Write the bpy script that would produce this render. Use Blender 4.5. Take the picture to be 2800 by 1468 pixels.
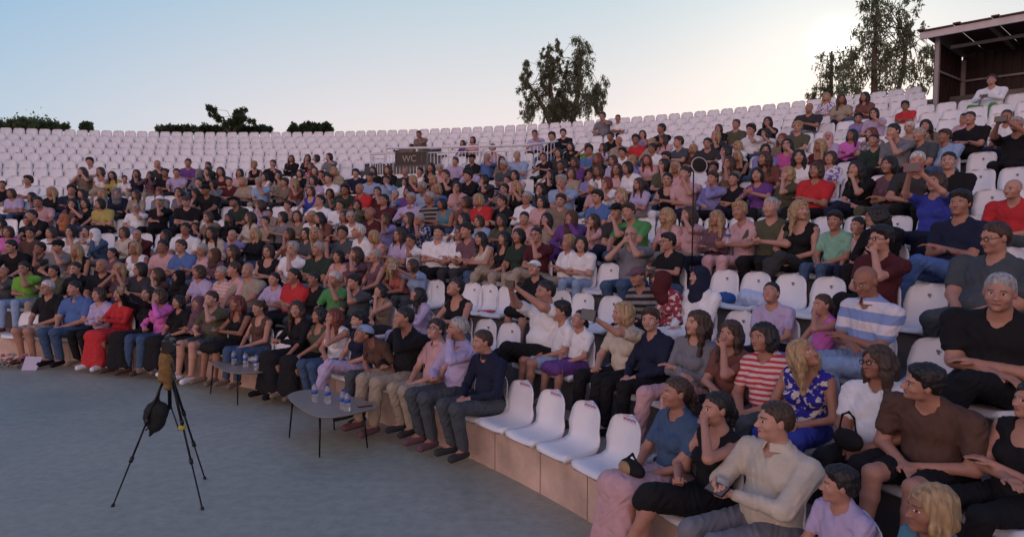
import bpy, math, random
import numpy as np
from math import sin, cos, radians, pi, sqrt, atan2
for o in list(bpy.data.objects): bpy.data.objects.remove(o)
C = bpy.context.scene.collection
SC = bpy.context.scene
# ------------------------------------------------------------------ camera
F, PITCH, ROLL, CAMH, CX, CY = 1931.1, .061, .002, 2.379, -11.213, -1.376
cam = bpy.data.cameras.new('camera'); camo = bpy.data.objects.new('camera', cam); C.objects.link(camo)
cam.sensor_fit = 'HORIZONTAL'; cam.sensor_width = 36; cam.lens = 36*F/2800
cam.clip_start = .1; cam.clip_end = 3000
camo.location = (0, 0, CAMH); camo.rotation_euler = (pi/2-PITCH, -ROLL, 0)
camo.rotation_mode = 'XYZ'
SC.camera = camo
SC.view_settings.view_transform = 'Standard'; SC.view_settings.look = 'None'
SC.view_settings.exposure = 0.0; SC.view_settings.gamma = 1
SC.cycles.max_bounces = 5; SC.cycles.diffuse_bounces = 3; SC.cycles.glossy_bounces = 2
SC.cycles.transmission_bounces = 4; SC.cycles.transparent_max_bounces = 6
SC.cycles.use_adaptive_sampling = True; SC.cycles.adaptive_threshold = .02
SC.cycles.use_denoising = True
# ------------------------------------------------------------------ sky and sun
def ray(u, v):
    a, b = u-1400, v-734
    c, s = cos(-ROLL), sin(-ROLL); a, b = a*c-b*s, a*s+b*c
    x, y, z = a/F, -b/F, 1.
    return (x, z*cos(PITCH)+y*sin(PITCH), -z*sin(PITCH)+y*cos(PITCH))
SUND = np.array(ray(2285, 118)); SUND = SUND/np.linalg.norm(SUND)
SUN_EL = math.asin(SUND[2]); SUN_AZ = atan2(SUND[0], SUND[1])
W = bpy.data.worlds.new('World'); SC.world = W; W.use_nodes = True
nt = W.node_tree; nt.nodes.clear()
def N(t, typ, **k):
    n = t.nodes.new(typ)
    for a, b in k.items():
        if a.startswith('i_'): n.inputs[a[2:]].default_value = b
        else: setattr(n, a, b)
    return n
out = N(nt, 'ShaderNodeOutputWorld')
tc = N(nt, 'ShaderNodeTexCoord')
sep = N(nt, 'ShaderNodeSeparateXYZ'); nt.links.new(tc.outputs['Generated'], sep.inputs[0])
def mathn(t, op, a, b=None, clamp=False):
    n = t.nodes.new('ShaderNodeMath'); n.operation = op; n.use_clamp = clamp
    for i, x in enumerate((a, b)):
        if x is None: continue
        if isinstance(x, (int, float)): n.inputs[i].default_value = x
        else: t.links.new(x, n.inputs[i])
    return n.outputs[0]
def ramp(t, fac, stops, interp='LINEAR'):
    n = t.nodes.new('ShaderNodeValToRGB'); t.links.new(fac, n.inputs[0])
    e = n.color_ramp; e.interpolation = interp
    while len(e.elements) < len(stops): e.elements.new(.5)
    for el, (p, c) in zip(e.elements, stops): el.position = p; el.color = (*c, 1)
    return n.outputs[0]
def mix(t, f, a, b, typ='MIX'):
    n = t.nodes.new('ShaderNodeMix'); n.data_type = 'RGBA'; n.blend_type = typ
    for s, x in ((0, f), (6, a), (7, b)):
        if isinstance(x, (int, float)): n.inputs[s].default_value = x
        elif isinstance(x, tuple): n.inputs[s].default_value = (*x, 1)
        else: t.links.new(x, n.inputs[s])
    return n.outputs[2]
el = mathn(nt, 'MAXIMUM', sep.outputs[2], 0.0)
# western half (towards the set sun): pale cream near the horizon, blue overhead
west = ramp(nt, el, [(0, (1.06, .80, .76)), (.06, (1.03, .84, .82)), (.14, (.94, .86, .88)), (.30, (.60, .74, .84)), (.50, (.13, .24, .52)), (1, (.10, .18, .42))])
far = ramp(nt, el, [(0, (.68, .66, .72)), (.05, (.60, .66, .76)), (.12, (.48, .67, .84)), (.30, (.25, .53, .84)), (.50, (.13, .24, .52)), (1, (.10, .18, .42))])
east_fill = ramp(nt, el, [(0, (1.4, .85, .75)), (.12, (2.45, 1.62, 1.42)), (.28, (2.1, 1.42, 1.35)), (.50, (.50, .50, .70)), (1, (.10, .18, .42))])  # unseen sky behind the camera, brightened to stand in for pink stage light
dotn = N(nt, 'ShaderNodeVectorMath', operation='DOT_PRODUCT'); nt.links.new(tc.outputs['Generated'], dotn.inputs[0])
dotn.inputs[1].default_value = (sin(SUN_AZ), cos(SUN_AZ), 0)
d0 = dotn.outputs['Value']
mr = N(nt, 'ShaderNodeMapRange'); mr.interpolation_type = 'SMOOTHSTEP'; nt.links.new(d0, mr.inputs[0])
mr.inputs[1].default_value = .30; mr.inputs[2].default_value = .88
c1 = mix(nt, mr.outputs[0], far, west)
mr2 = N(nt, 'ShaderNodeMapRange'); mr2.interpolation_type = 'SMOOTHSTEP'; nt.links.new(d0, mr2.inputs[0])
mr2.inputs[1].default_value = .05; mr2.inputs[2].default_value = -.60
c2 = mix(nt, mr2.outputs[0], c1, east_fill)
# aureole round the sun
dots = N(nt, 'ShaderNodeVectorMath', operation='DOT_PRODUCT'); nt.links.new(tc.outputs['Generated'], dots.inputs[0])
dots.inputs[1].default_value = tuple(SUND)
ds = mathn(nt, 'MAXIMUM', dots.outputs['Value'], 0.0)
g1 = mathn(nt, 'MULTIPLY', mathn(nt, 'POWER', ds, 6000.0), 1.8)
g2 = mathn(nt, 'MULTIPLY', mathn(nt, 'POWER', ds, 160.0), .07)
g3 = mathn(nt, 'MULTIPLY', mathn(nt, 'POWER', ds, 14.0), .03)
gs = mathn(nt, 'ADD', mathn(nt, 'ADD', g1, g2), g3)
glow = mix(nt, gs, (0, 0, 0), (1.0, .97, .86)); glow.node.clamp_factor = False
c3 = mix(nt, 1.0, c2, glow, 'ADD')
# faint uneven high haze
nz = N(nt, 'ShaderNodeTexNoise', i_Scale=2.2, i_Detail=4.0, i_Roughness=.55)
mp = N(nt, 'ShaderNodeMapping'); mp.inputs['Scale'].default_value = (1, 1, 4); nt.links.new(tc.outputs['Generated'], mp.inputs[0]); nt.links.new(mp.outputs[0], nz.inputs['Vector'])
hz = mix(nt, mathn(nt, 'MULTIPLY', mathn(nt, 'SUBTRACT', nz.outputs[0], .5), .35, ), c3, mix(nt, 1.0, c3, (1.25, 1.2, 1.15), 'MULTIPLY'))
sky = N(nt, 'ShaderNodeTexSky'); sky.sky_type = 'NISHITA'; sky.sun_disc = False
sky.sun_elevation = SUN_EL; sky.sun_rotation = SUN_AZ; sky.air_density = 1.2; sky.dust_density = 2.0
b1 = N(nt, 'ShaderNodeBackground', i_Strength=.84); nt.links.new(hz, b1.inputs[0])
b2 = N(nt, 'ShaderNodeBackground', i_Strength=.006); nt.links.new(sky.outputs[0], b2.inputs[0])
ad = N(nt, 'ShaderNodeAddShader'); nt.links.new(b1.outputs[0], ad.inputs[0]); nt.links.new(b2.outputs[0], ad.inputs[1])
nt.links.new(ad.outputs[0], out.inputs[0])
sl = bpy.data.lights.new('sun', 'SUN'); sl.energy = .55; sl.angle = radians(3); sl.color = (1, .86, .66)
so = bpy.data.objects.new('sun', sl); C.objects.link(so)
so.rotation_euler = (pi/2-SUN_EL, 0, -SUN_AZ + pi)
# ------------------------------------------------------------------ geometry helpers
def atZ(u, v, z):
    d = ray(u, v); t = (z-CAMH)/d[2]; return d[0]*t, d[1]*t, z
def atR(u, v, R):
    d = ray(u, v); a = d[0]**2+d[1]**2; b = -2*(d[0]*CX+d[1]*CY); c = CX*CX+CY*CY-R*R
    t = (-b+sqrt(max(b*b-4*a*c, 0)))/(2*a); return t*d[0], t*d[1], CAMH+t*d[2]
def pj(X, Y, Z):
    Z = Z-CAMH; zc = Y*cos(PITCH)-Z*sin(PITCH); yc = -(Z*cos(PITCH)+Y*sin(PITCH))
    return 1400+F*X/zc, 734+F*yc/zc
def row(j):                       # chair centre radius, kerb top height
    if j <= 8: return 13.84+1.002*j, .42+.332*j
    return 13.84+8.016+1.021*(j-8), .42+2.656+.326*(j-8)
def u_to_az(u, R, z):             # azimuth on the circle R at height z that projects to column u
    lo, hi = -1.2, 3.0
    d = ray(u, 734); ang = atan2(d[0], d[1])
    a = d[0]**2+d[1]**2; b = -2*(d[0]*CX+d[1]*CY); c = CX*CX+CY*CY-R*R
    t = (-b+sqrt(b*b-4*a*c))/(2*a); az = atan2(d[1]*t-CY, d[0]*t-CX)
    for _ in range(12):
        U = pj(CX+R*cos(az), CY+R*sin(az), z)[0]
        U2 = pj(CX+R*cos(az+1e-3), CY+R*sin(az+1e-3), z)[0]
        az += max(-.2, min(.2, (u-U)/((U2-U)/1e-3)))
    return az
def mesh(name, V, Fc, mat=None, parent=None, smooth=True, loc=None, mi=None):
    me = bpy.data.meshes.new(name)
    V = np.asarray(V, dtype=np.float32)
    if isinstance(Fc, np.ndarray):
        n, k = Fc.shape
        me.vertices.add(len(V)); me.vertices.foreach_set('co', V.ravel())
        me.loops.add(n*k); me.loops.foreach_set('vertex_index', Fc.astype(np.int32).ravel())
        me.polygons.add(n); me.polygons.foreach_set('loop_start', np.arange(0, n*k, k, dtype=np.int32))
        me.polygons.foreach_set('loop_total', np.full(n, k, dtype=np.int32))
        if mi is not None: me.polygons.foreach_set('material_index', mi.astype(np.int32))
        me.update(calc_edges=True)
    else:
        me.from_pydata([tuple(map(float, v)) for v in V], [], Fc)
        if mi is not None: me.polygons.foreach_set('material_index', np.array(mi, dtype=np.int32))
    if smooth: me.polygons.foreach_set('use_smooth', np.ones(len(me.polygons), dtype=bool))
    me.update()
    o = bpy.data.objects.new(name, me); C.objects.link(o)
    if mat is not None:
        for m in (mat if isinstance(mat, (list, tuple)) else [mat]): me.materials.append(m)
    if parent is not None: o.parent = parent
    if loc is not None: o.location = loc
    return o
def tag(o, label=None, cat=None, group=None, kind=None):
    for k, v in (('label', label), ('category', cat), ('group', group), ('kind', kind)):
        if v: o[k] = v
    return o
class MB:
    def __init__(s): s.V = []; s.F = []
    def add(s, V, Fc):
        b = len(s.V); s.V += [tuple(v) for v in V]; s.F += [tuple(b+i for i in f) for f in Fc]; return s
    def box(s, c, d, rz=0, ax=None):
        V = []
        for x in (-1, 1):
            for y in (-1, 1):
                for z in (-1, 1):
                    px, py = x*d[0]/2, y*d[1]/2
                    V.append((c[0]+px*cos(rz)-py*sin(rz), c[1]+px*sin(rz)+py*cos(rz), c[2]+z*d[2]/2))
        return s.add(V, [(0, 1, 3, 2), (4, 6, 7, 5), (0, 4, 5, 1), (2, 3, 7, 6), (0, 2, 6, 4), (1, 5, 7, 3)])
    def tube(s, pts, rs, n=10, caps=True):
        pts = [np.array(p, float) for p in pts]
        if not isinstance(rs, (list, tuple)): rs = [rs]*len(pts)
        V = []; Fc = []; up = None
        for i, p in enumerate(pts):
            t = pts[min(i+1, len(pts)-1)]-pts[max(i-1, 0)]; t /= (np.linalg.norm(t)+1e-9)
            if up is None: up = np.array([0, 0, 1.]) if abs(t[2]) < .9 else np.array([1., 0, 0])
            a = np.cross(t, up); a /= np.linalg.norm(a)+1e-9; b = np.cross(t, a); up = -b if False else up
            for k in range(n):
                th = 2*pi*k/n; V.append(p+rs[i]*(cos(th)*a+sin(th)*b))
        for i in range(len(pts)-1):
            for k in range(n): Fc.append((i*n+k, i*n+(k+1) % n, (i+1)*n+(k+1) % n, (i+1)*n+k))
        if caps: Fc.append(tuple(range(n))[::-1]); Fc.append(tuple((len(pts)-1)*n+k for k in range(n)))
        return s.add(V, Fc)
    def lathe(s, prof, c=(0, 0, 0), n=20):
        V = []; Fc = []
        for r, z in prof:
            for k in range(n): V.append((c[0]+r*cos(2*pi*k/n), c[1]+r*sin(2*pi*k/n), c[2]+z))
        for i in range(len(prof)-1):
            for k in range(n): Fc.append((i*n+k, i*n+(k+1) % n, (i+1)*n+(k+1) % n, (i+1)*n+k))
        Fc.append(tuple(range(n))[::-1]); Fc.append(tuple((len(prof)-1)*n+k for k in range(n)))
        return s.add(V, Fc)
    def build(s, name, mat, parent=None, smooth=False, loc=None): return mesh(name, s.V, s.F, mat, parent, smooth, loc)
# ------------------------------------------------------------------ materials
MC = {}
def srgb(c):
    return tuple((x/255/12.92 if x/255 <= .04045 else ((x/255+.055)/1.055)**2.4) for x in c)
def pmat(key, col, rough=.7, noise=(0, 1), bump=(0, 1), spec=.4, metal=0, stripes=None, trans=0, emit=None, sss=0, speck=None):
    if key in MC: return MC[key]
    m = bpy.data.materials.new(key); m.use_nodes = True; t = m.node_tree; b = t.nodes['Principled BSDF']
    b.inputs['Roughness'].default_value = rough; b.inputs['Metallic'].default_value = metal
    b.inputs['Specular IOR Level'].default_value = spec
    co = t.nodes.new('ShaderNodeTexCoord')
    c = None
    if noise[0]:
        n = N(t, 'ShaderNodeTexNoise', i_Scale=noise[1], i_Detail=5.0, i_Roughness=.6); t.links.new(co.outputs['Object'], n.inputs['Vector'])
        a = noise[0]
        c = ramp(t, n.outputs[0], [(.3, tuple(max(0, x*(1-a)) for x in col)), (.7, tuple(min(1, x*(1+a)) for x in col))])
    if stripes:
        w = N(t, 'ShaderNodeTexWave', i_Scale=stripes[1], i_Distortion=.6); w.bands_direction = stripes[2] if len(stripes) > 2 else 'Z'
        w.inputs['Detail Scale'].default_value = 1.0
        t.links.new(co.outputs['Object'], w.inputs['Vector'])
        f = ramp(t, w.outputs[0], [(.45, (0, 0, 0)), (.55, (1, 1, 1))])
        c = mix(t, f, c if c is not None else tuple(col), tuple(stripes[0]))
    if speck:
        v = N(t, 'ShaderNodeTexNoise', i_Scale=speck[1], i_Detail=2.0); t.links.new(co.outputs['Object'], v.inputs['Vector'])
        f = ramp(t, v.outputs[0], [(.52, (0, 0, 0)), (.56, (1, 1, 1))])
        c = mix(t, f, c if c is not None else tuple(col), tuple(speck[0]))
    if c is not None: t.links.new(c, b.inputs['Base Color'])
    else: b.inputs['Base Color'].default_value = (*col, 1)
    if bump[0]:
        n2 = N(t, 'ShaderNodeTexNoise', i_Scale=bump[1], i_Detail=4.0); t.links.new(co.outputs['Object'], n2.inputs['Vector'])
        bp = N(t, 'ShaderNodeBump', i_Strength=bump[0], i_Distance=.02); t.links.new(n2.outputs[0], bp.inputs['Height']); t.links.new(bp.outputs[0], b.inputs['Normal'])
    if trans: b.inputs['Transmission Weight'].default_value = trans
    if sss: b.inputs['Subsurface Weight'].default_value = sss; b.inputs['Subsurface Radius'].default_value = (.02, .008, .005)
    if emit: b.inputs['Emission Color'].default_value = (*emit[0], 1); b.inputs['Emission Strength'].default_value = emit[1]
    MC[key] = m; return m
COL = dict(white=(.72, .72, .74), cream=(.62, .54, .42), black=(.012, .012, .014), navy=(.014, .02, .055), blue=(.06, .16, .45),
    royal=(.02, .04, .42), light=(.28, .42, .66), denim=(.05, .11, .22), red=(.48, .035, .04), maroon=(.10, .014, .02),
    pink=(.66, .36, .38), rose=(.60, .15, .46), magenta=(.62, .05, .36), lavender=(.50, .40, .66), purple=(.16, .04, .28), violet=(.24, .22, .55),
    green=(.07, .34, .09), lime=(.16, .38, .05), mint=(.22, .52, .36), darkgreen=(.025, .05, .035), olive=(.10, .10, .055), beige=(.40, .32, .23), tan=(.24, .17, .12),
    brown=(.12, .06, .04), grey=(.20, .20, .23), slate=(.07, .085, .10), darkgrey=(.045, .045, .05), yellow=(.52, .42, .08), orange=(.55, .16, .04), rust=(.22, .07, .05), teal=(.06, .25, .34), mauve=(.17, .08, .11), salmon=(.60, .12, .10))
CNAME = dict(light='light blue', royal='royal blue', rose='bright pink', lime='bright green', darkgreen='dark green', darkgrey='dark grey', slate='slate grey', salmon='coral red', rust='rust brown', teal='turquoise')
def cloth(k):
    if k.startswith('s_'):
        if k == 's_red': return pmat('cloth striped red', (.66, .52, .50), .85, stripes=((.50, .05, .06), 7.5), bump=(.25, 20))
        if k == 's_blue': return pmat('cloth striped blue', (.66, .62, .66), .85, stripes=((.22, .30, .55), 2.1), bump=(.25, 20))
        if k == 's_black': return pmat('cloth striped black', (.012, .012, .014), .85, stripes=((.22, .2, .2), 4.0), bump=(.25, 20))
        if k == 's_pink': return pmat('cloth striped pink', (.55, .30, .28), .85, stripes=((.6, .48, .46), 6.0), bump=(.25, 20))
    if k.startswith('p_'):
        base, sp = dict(p_navy=((.02, .03, .09), (.5, .5, .6)), p_floral=((.02, .02, .28), (.6, .55, .5)), p_grey=((.16, .13, .15), (.42, .38, .36)), p_red=((.25, .03, .05), (.6, .5, .5)), p_lilac=((.62, .58, .66), (.16, .10, .28)))[k]
        return pmat('cloth '+k, base, .85, speck=(sp, 22), bump=(.25, 20))
    c = COL[k]; l_ = sum(c)/3; c = c if k in ('white', 'black', 'lime', 'red', 'rose') else tuple((x*.80+l_*.20)*.86 for x in c); return pmat('cloth '+k, c, .85, noise=(.12, 9), bump=(.5, 14), spec=.2)
SKIN = [(.42, .215, .155), (.36, .175, .12), (.29, .135, .09), (.46, .25, .185), (.22, .10, .065)]
def leaf_mat(key, col):
    m = pmat(key, col, .6, noise=(.45, .9), spec=.3); t = m.node_tree; b = t.nodes['Principled BSDF']; o_ = [n for n in t.nodes if n.type == 'OUTPUT_MATERIAL'][0]
    if len(t.nodes) > 8: return m
    tr = N(t, 'ShaderNodeBsdfTranslucent'); tr.inputs[0].default_value = (col[0]*2.2, col[1]*2.4, col[2]*1.6, 1); ms = N(t, 'ShaderNodeMixShader'); ms.inputs[0].default_value = .4
    t.links.new(b.outputs[0], ms.inputs[1]); t.links.new(tr.outputs[0], ms.inputs[2]); t.links.new(ms.outputs[0], o_.inputs[0]); return m
def skin(i): return pmat('skin %d' % i, SKIN[i], .5, noise=(.10, 14), bump=(.12, 60), spec=.35, sss=0)
HAIRC = dict(k=(.012, .010, .010), b=(.045, .024, .014), g=(.30, .29, .28), y=(.33, .22, .11), r=(.13, .03, .018), w=(.5, .48, .45))
def hairm(c):
    key = 'hair '+c
    if key in MC: return MC[key]
    m = pmat(key, HAIRC[c], .55, spec=.5); t = m.node_tree; b = t.nodes['Principled BSDF']
    co = t.nodes.new('ShaderNodeTexCoord'); mp = N(t, 'ShaderNodeMapping'); mp.inputs['Scale'].default_value = (60, 60, 5); t.links.new(co.outputs['Object'], mp.inputs[0])
    n = N(t, 'ShaderNodeTexNoise', i_Scale=1.0, i_Detail=4.0); t.links.new(mp.outputs[0], n.inputs['Vector'])
    cc = HAIRC[c]; t.links.new(ramp(t, n.outputs[0], [(.3, tuple(x*.55 for x in cc)), (.7, tuple(min(1, x*1.5) for x in cc))]), b.inputs['Base Color'])
    bp = N(t, 'ShaderNodeBump', i_Strength=.9, i_Distance=.01); t.links.new(n.outputs[0], bp.inputs['Height']); t.links.new(bp.outputs[0], b.inputs['Normal'])
    return m
# ------------------------------------------------------------------ figures: signed-distance bodies turned into one skin
def _len(p): return np.sqrt((p*p).sum(-1))
def d_cone(P, a, b, ra, rb):
    a = np.asarray(a, np.float32); b = np.asarray(b, np.float32); ab = b-a; pa = P-a
    t = np.clip((pa@ab)/(ab@ab+1e-9), 0, 1); return _len(pa-t[..., None]*ab)-(ra+(rb-ra)*t)
def d_ell(P, c, r, M=None):
    q = P-np.asarray(c, np.float32)
    if M is not None: q = q@M
    r = np.asarray(r, np.float32); k0 = _len(q/r); k1 = _len(q/(r*r)); return k0*(k0-1)/(k1+1e-6)
def smin(a, b, k):
    h = np.clip(.5+.5*(b-a)/k, 0, 1); return b+(a-b)*h-k*h*(1-h)
def field(prims, res, pad=.03, cuts=(), wrinkle=0):
    lo = np.full(3, 9.); hi = np.full(3, -9.)
    for pr in prims:
        if pr[0] == 'c':
            for q, r in ((pr[1], pr[3]), (pr[2], pr[4])): lo = np.minimum(lo, np.array(q)-r); hi = np.maximum(hi, np.array(q)+r)
        else: R = max(pr[2]); lo = np.minimum(lo, np.array(pr[1])-(R if pr[3] is not None else np.array(pr[2]))); hi = np.maximum(hi, np.array(pr[1])+(R if pr[3] is not None else np.array(pr[2])))
    lo -= pad; hi += pad; n = np.ceil((hi-lo)/res).astype(int)+1
    ax = [lo[i]+res*np.arange(n[i]) for i in range(3)]
    G = np.full(n, .12, np.float32)
    for pr in prims:
        k = pr[-1]
        if pr[0] == 'c':
            l = np.minimum(np.array(pr[1])-pr[3], np.array(pr[2])-pr[4]); h = np.maximum(np.array(pr[1])+pr[3], np.array(pr[2])+pr[4])
        else:
            rr = np.array(pr[2]) if pr[3] is None else np.full(3, max(pr[2])); l = np.array(pr[1])-rr; h = np.array(pr[1])+rr
        m = max(k, 2.2*res)+.012
        i0 = np.maximum(np.floor((l-m-lo)/res).astype(int), 0); i1 = np.minimum(np.ceil((h+m-lo)/res).astype(int)+1, n)
        if (i1 <= i0).any(): continue
        P = np.stack(np.meshgrid(ax[0][i0[0]:i1[0]], ax[1][i0[1]:i1[1]], ax[2][i0[2]:i1[2]], indexing='ij'), -1).astype(np.float32)
        d = d_cone(P, *pr[1:5]) if pr[0] == 'c' else d_ell(P, pr[1], pr[2], pr[3])
        S = G[i0[0]:i1[0], i0[1]:i1[1], i0[2]:i1[2]]
        S[...] = smin(S, d, k)
    if cuts or wrinkle:
        P = np.stack(np.meshgrid(*ax, indexing='ij'), -1).astype(np.float32)
        for fn in cuts:
            c = fn(P); G = -smin(-G, -c, .008)
        if wrinkle:
            x, y, z = P[..., 0], P[..., 1], P[..., 2]
            q1 = np.sin(9*x+13*y+5*z); q2 = np.sin(14*z-8*x+3*q1)
            G = G+wrinkle*(np.abs(np.sin(21*z+14*x+3*q1+2*q2))*1.3-.8+np.sin(47*x-33*z+26*y+4*q2)*.35+np.sin(75*y+52*z+30*x+3*q1)*.22)
    return G, lo, res
def nets(G, lo, res):
    ins = G < 0
    s = [slice(None, -1), slice(1, None)]
    cnt = np.zeros(tuple(np.array(G.shape)-1), np.int8)
    for a in (0, 1):
        for b in (0, 1):
            for c in (0, 1): cnt += ins[s[a], s[b], s[c]]
    act = (cnt > 0) & (cnt < 8); I = np.argwhere(act)
    if len(I) == 0: return np.zeros((0, 3)), np.zeros((0, 4), int)
    idx = np.full(act.shape, -1, np.int64); idx[act] = np.arange(len(I))
    acc = np.zeros((len(I), 3)); num = np.zeros(len(I))
    cor = [(a, b, c) for a in (0, 1) for b in (0, 1) for c in (0, 1)]
    val = {q: G[I[:, 0]+q[0], I[:, 1]+q[1], I[:, 2]+q[2]] for q in cor}
    for q in cor:
        for d in range(3):
            if q[d]: continue
            q2 = list(q); q2[d] = 1; q2 = tuple(q2); A, B = val[q], val[q2]
            m = (A < 0) != (B < 0); t = np.where(m, A/(A-B+1e-12), 0)
            pt = np.array(q, float)[None].repeat(len(I), 0); pt[:, d] = t
            acc[m] += pt[m]; num += m
    V = lo+res*(I+acc/num[:, None])
    Fs = []
    for d in range(3):
        sl1 = [slice(None)]*3; sl2 = [slice(None)]*3; sl1[d] = slice(None, -1); sl2[d] = slice(1, None)
        A = ins[tuple(sl1)]; B = ins[tuple(sl2)]; E = np.argwhere(A != B)
        e1, e2 = (d+1) % 3, (d+2) % 3
        ok = (E[:, e1] > 0) & (E[:, e2] > 0) & (E[:, e1] < G.shape[e1]-1) & (E[:, e2] < G.shape[e2]-1); E = E[ok]
        if not len(E): continue
        q = []
        for (o1, o2) in ((-1, -1), (0, -1), (0, 0), (-1, 0)):
            T = E.copy(); T[:, e1] += o1; T[:, e2] += o2; q.append(idx[T[:, 0], T[:, 1], T[:, 2]])
        Q = np.stack(q, 1); flip = ~A[E[:, 0], E[:, 1], E[:, 2]]; Q[flip] = Q[flip][:, ::-1]
        Fs.append(Q[(Q >= 0).all(1)])
    return V, np.concatenate(Fs)
def rotm(ax, a):
    c, s = cos(a), sin(a)
    return np.array({'x': [[1, 0, 0], [0, c, -s], [0, s, c]], 'y': [[c, 0, s], [0, 1, 0], [-s, 0, c]], 'z': [[c, -s, 0], [s, c, 0], [0, 0, 1]]}[ax])
def ik(S, T, l1, l2, pole):
    S = np.array(S, float); T = np.array(T, float); d = T-S; L = np.linalg.norm(d)
    if L > (l1+l2)*.985: T = S+d/L*(l1+l2)*.985; d = T-S; L = np.linalg.norm(d)
    u = d/L; a = (l1*l1-l2*l2+L*L)/(2*L); h = sqrt(max(l1*l1-a*a, 0))
    p = np.array(pole, float); p -= (p@u)*u; p /= np.linalg.norm(p)+1e-9
    return S+u*a+p*h, T
# arm poses: (right hand target, left hand target, right pole, left pole) ; x<0 is the figure's right hand
ARMS = dict(
    r=((-.045, .20, .235), (.05, .23, .23), (-1, -.5, -.6), (1, -.5, -.6)),
    c=((.045, .115, .365), (-.05, .155, .335), (-.6, .1, -1), (.6, .1, -1)),
    k=((-.03, .075, .665), (-.08, .20, .315), (-.5, 1, -1.2), (1, .0, -.8)),
    q=((-.04, .09, .69), (.05, .20, .30), (-.9, .6, -1), (1, .0, -.8)),
    p=((-.045, .27, .40), (.05, .27, .38), (-1, -.2, -.8), (1, -.2, -.8)),
    f=((-.075, .33, .80), (.075, .33, .80), (-1, .2, -.8), (1, .2, -.8)),
    n=((-.11, .38, .235), (.11, .38, .235), (-1, -.2, -.2), (1, -.2, -.2)),
    b=((-.05, .09, .70), (.05, .09, .68), (-.7, .8, -1), (.7, .8, -1)),
    t=((-.03, .25, .47), (.04, .25, .47), (-1, .1, -.8), (1, .1, -.8)),
    e=((-.02, .46, .26), (.04, .44, .30), (-1, .4, -.3), (1, .4, -.3)),
    a=((-.05, .60, .90), (.10, .22, .25), (-.4, .2, -1), (1, -.3, -.8)),
    h=((.02, .26, .40), (.34, -.08, .30), (-1, -.2, -.6), (1, -.2, .3)))
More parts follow.
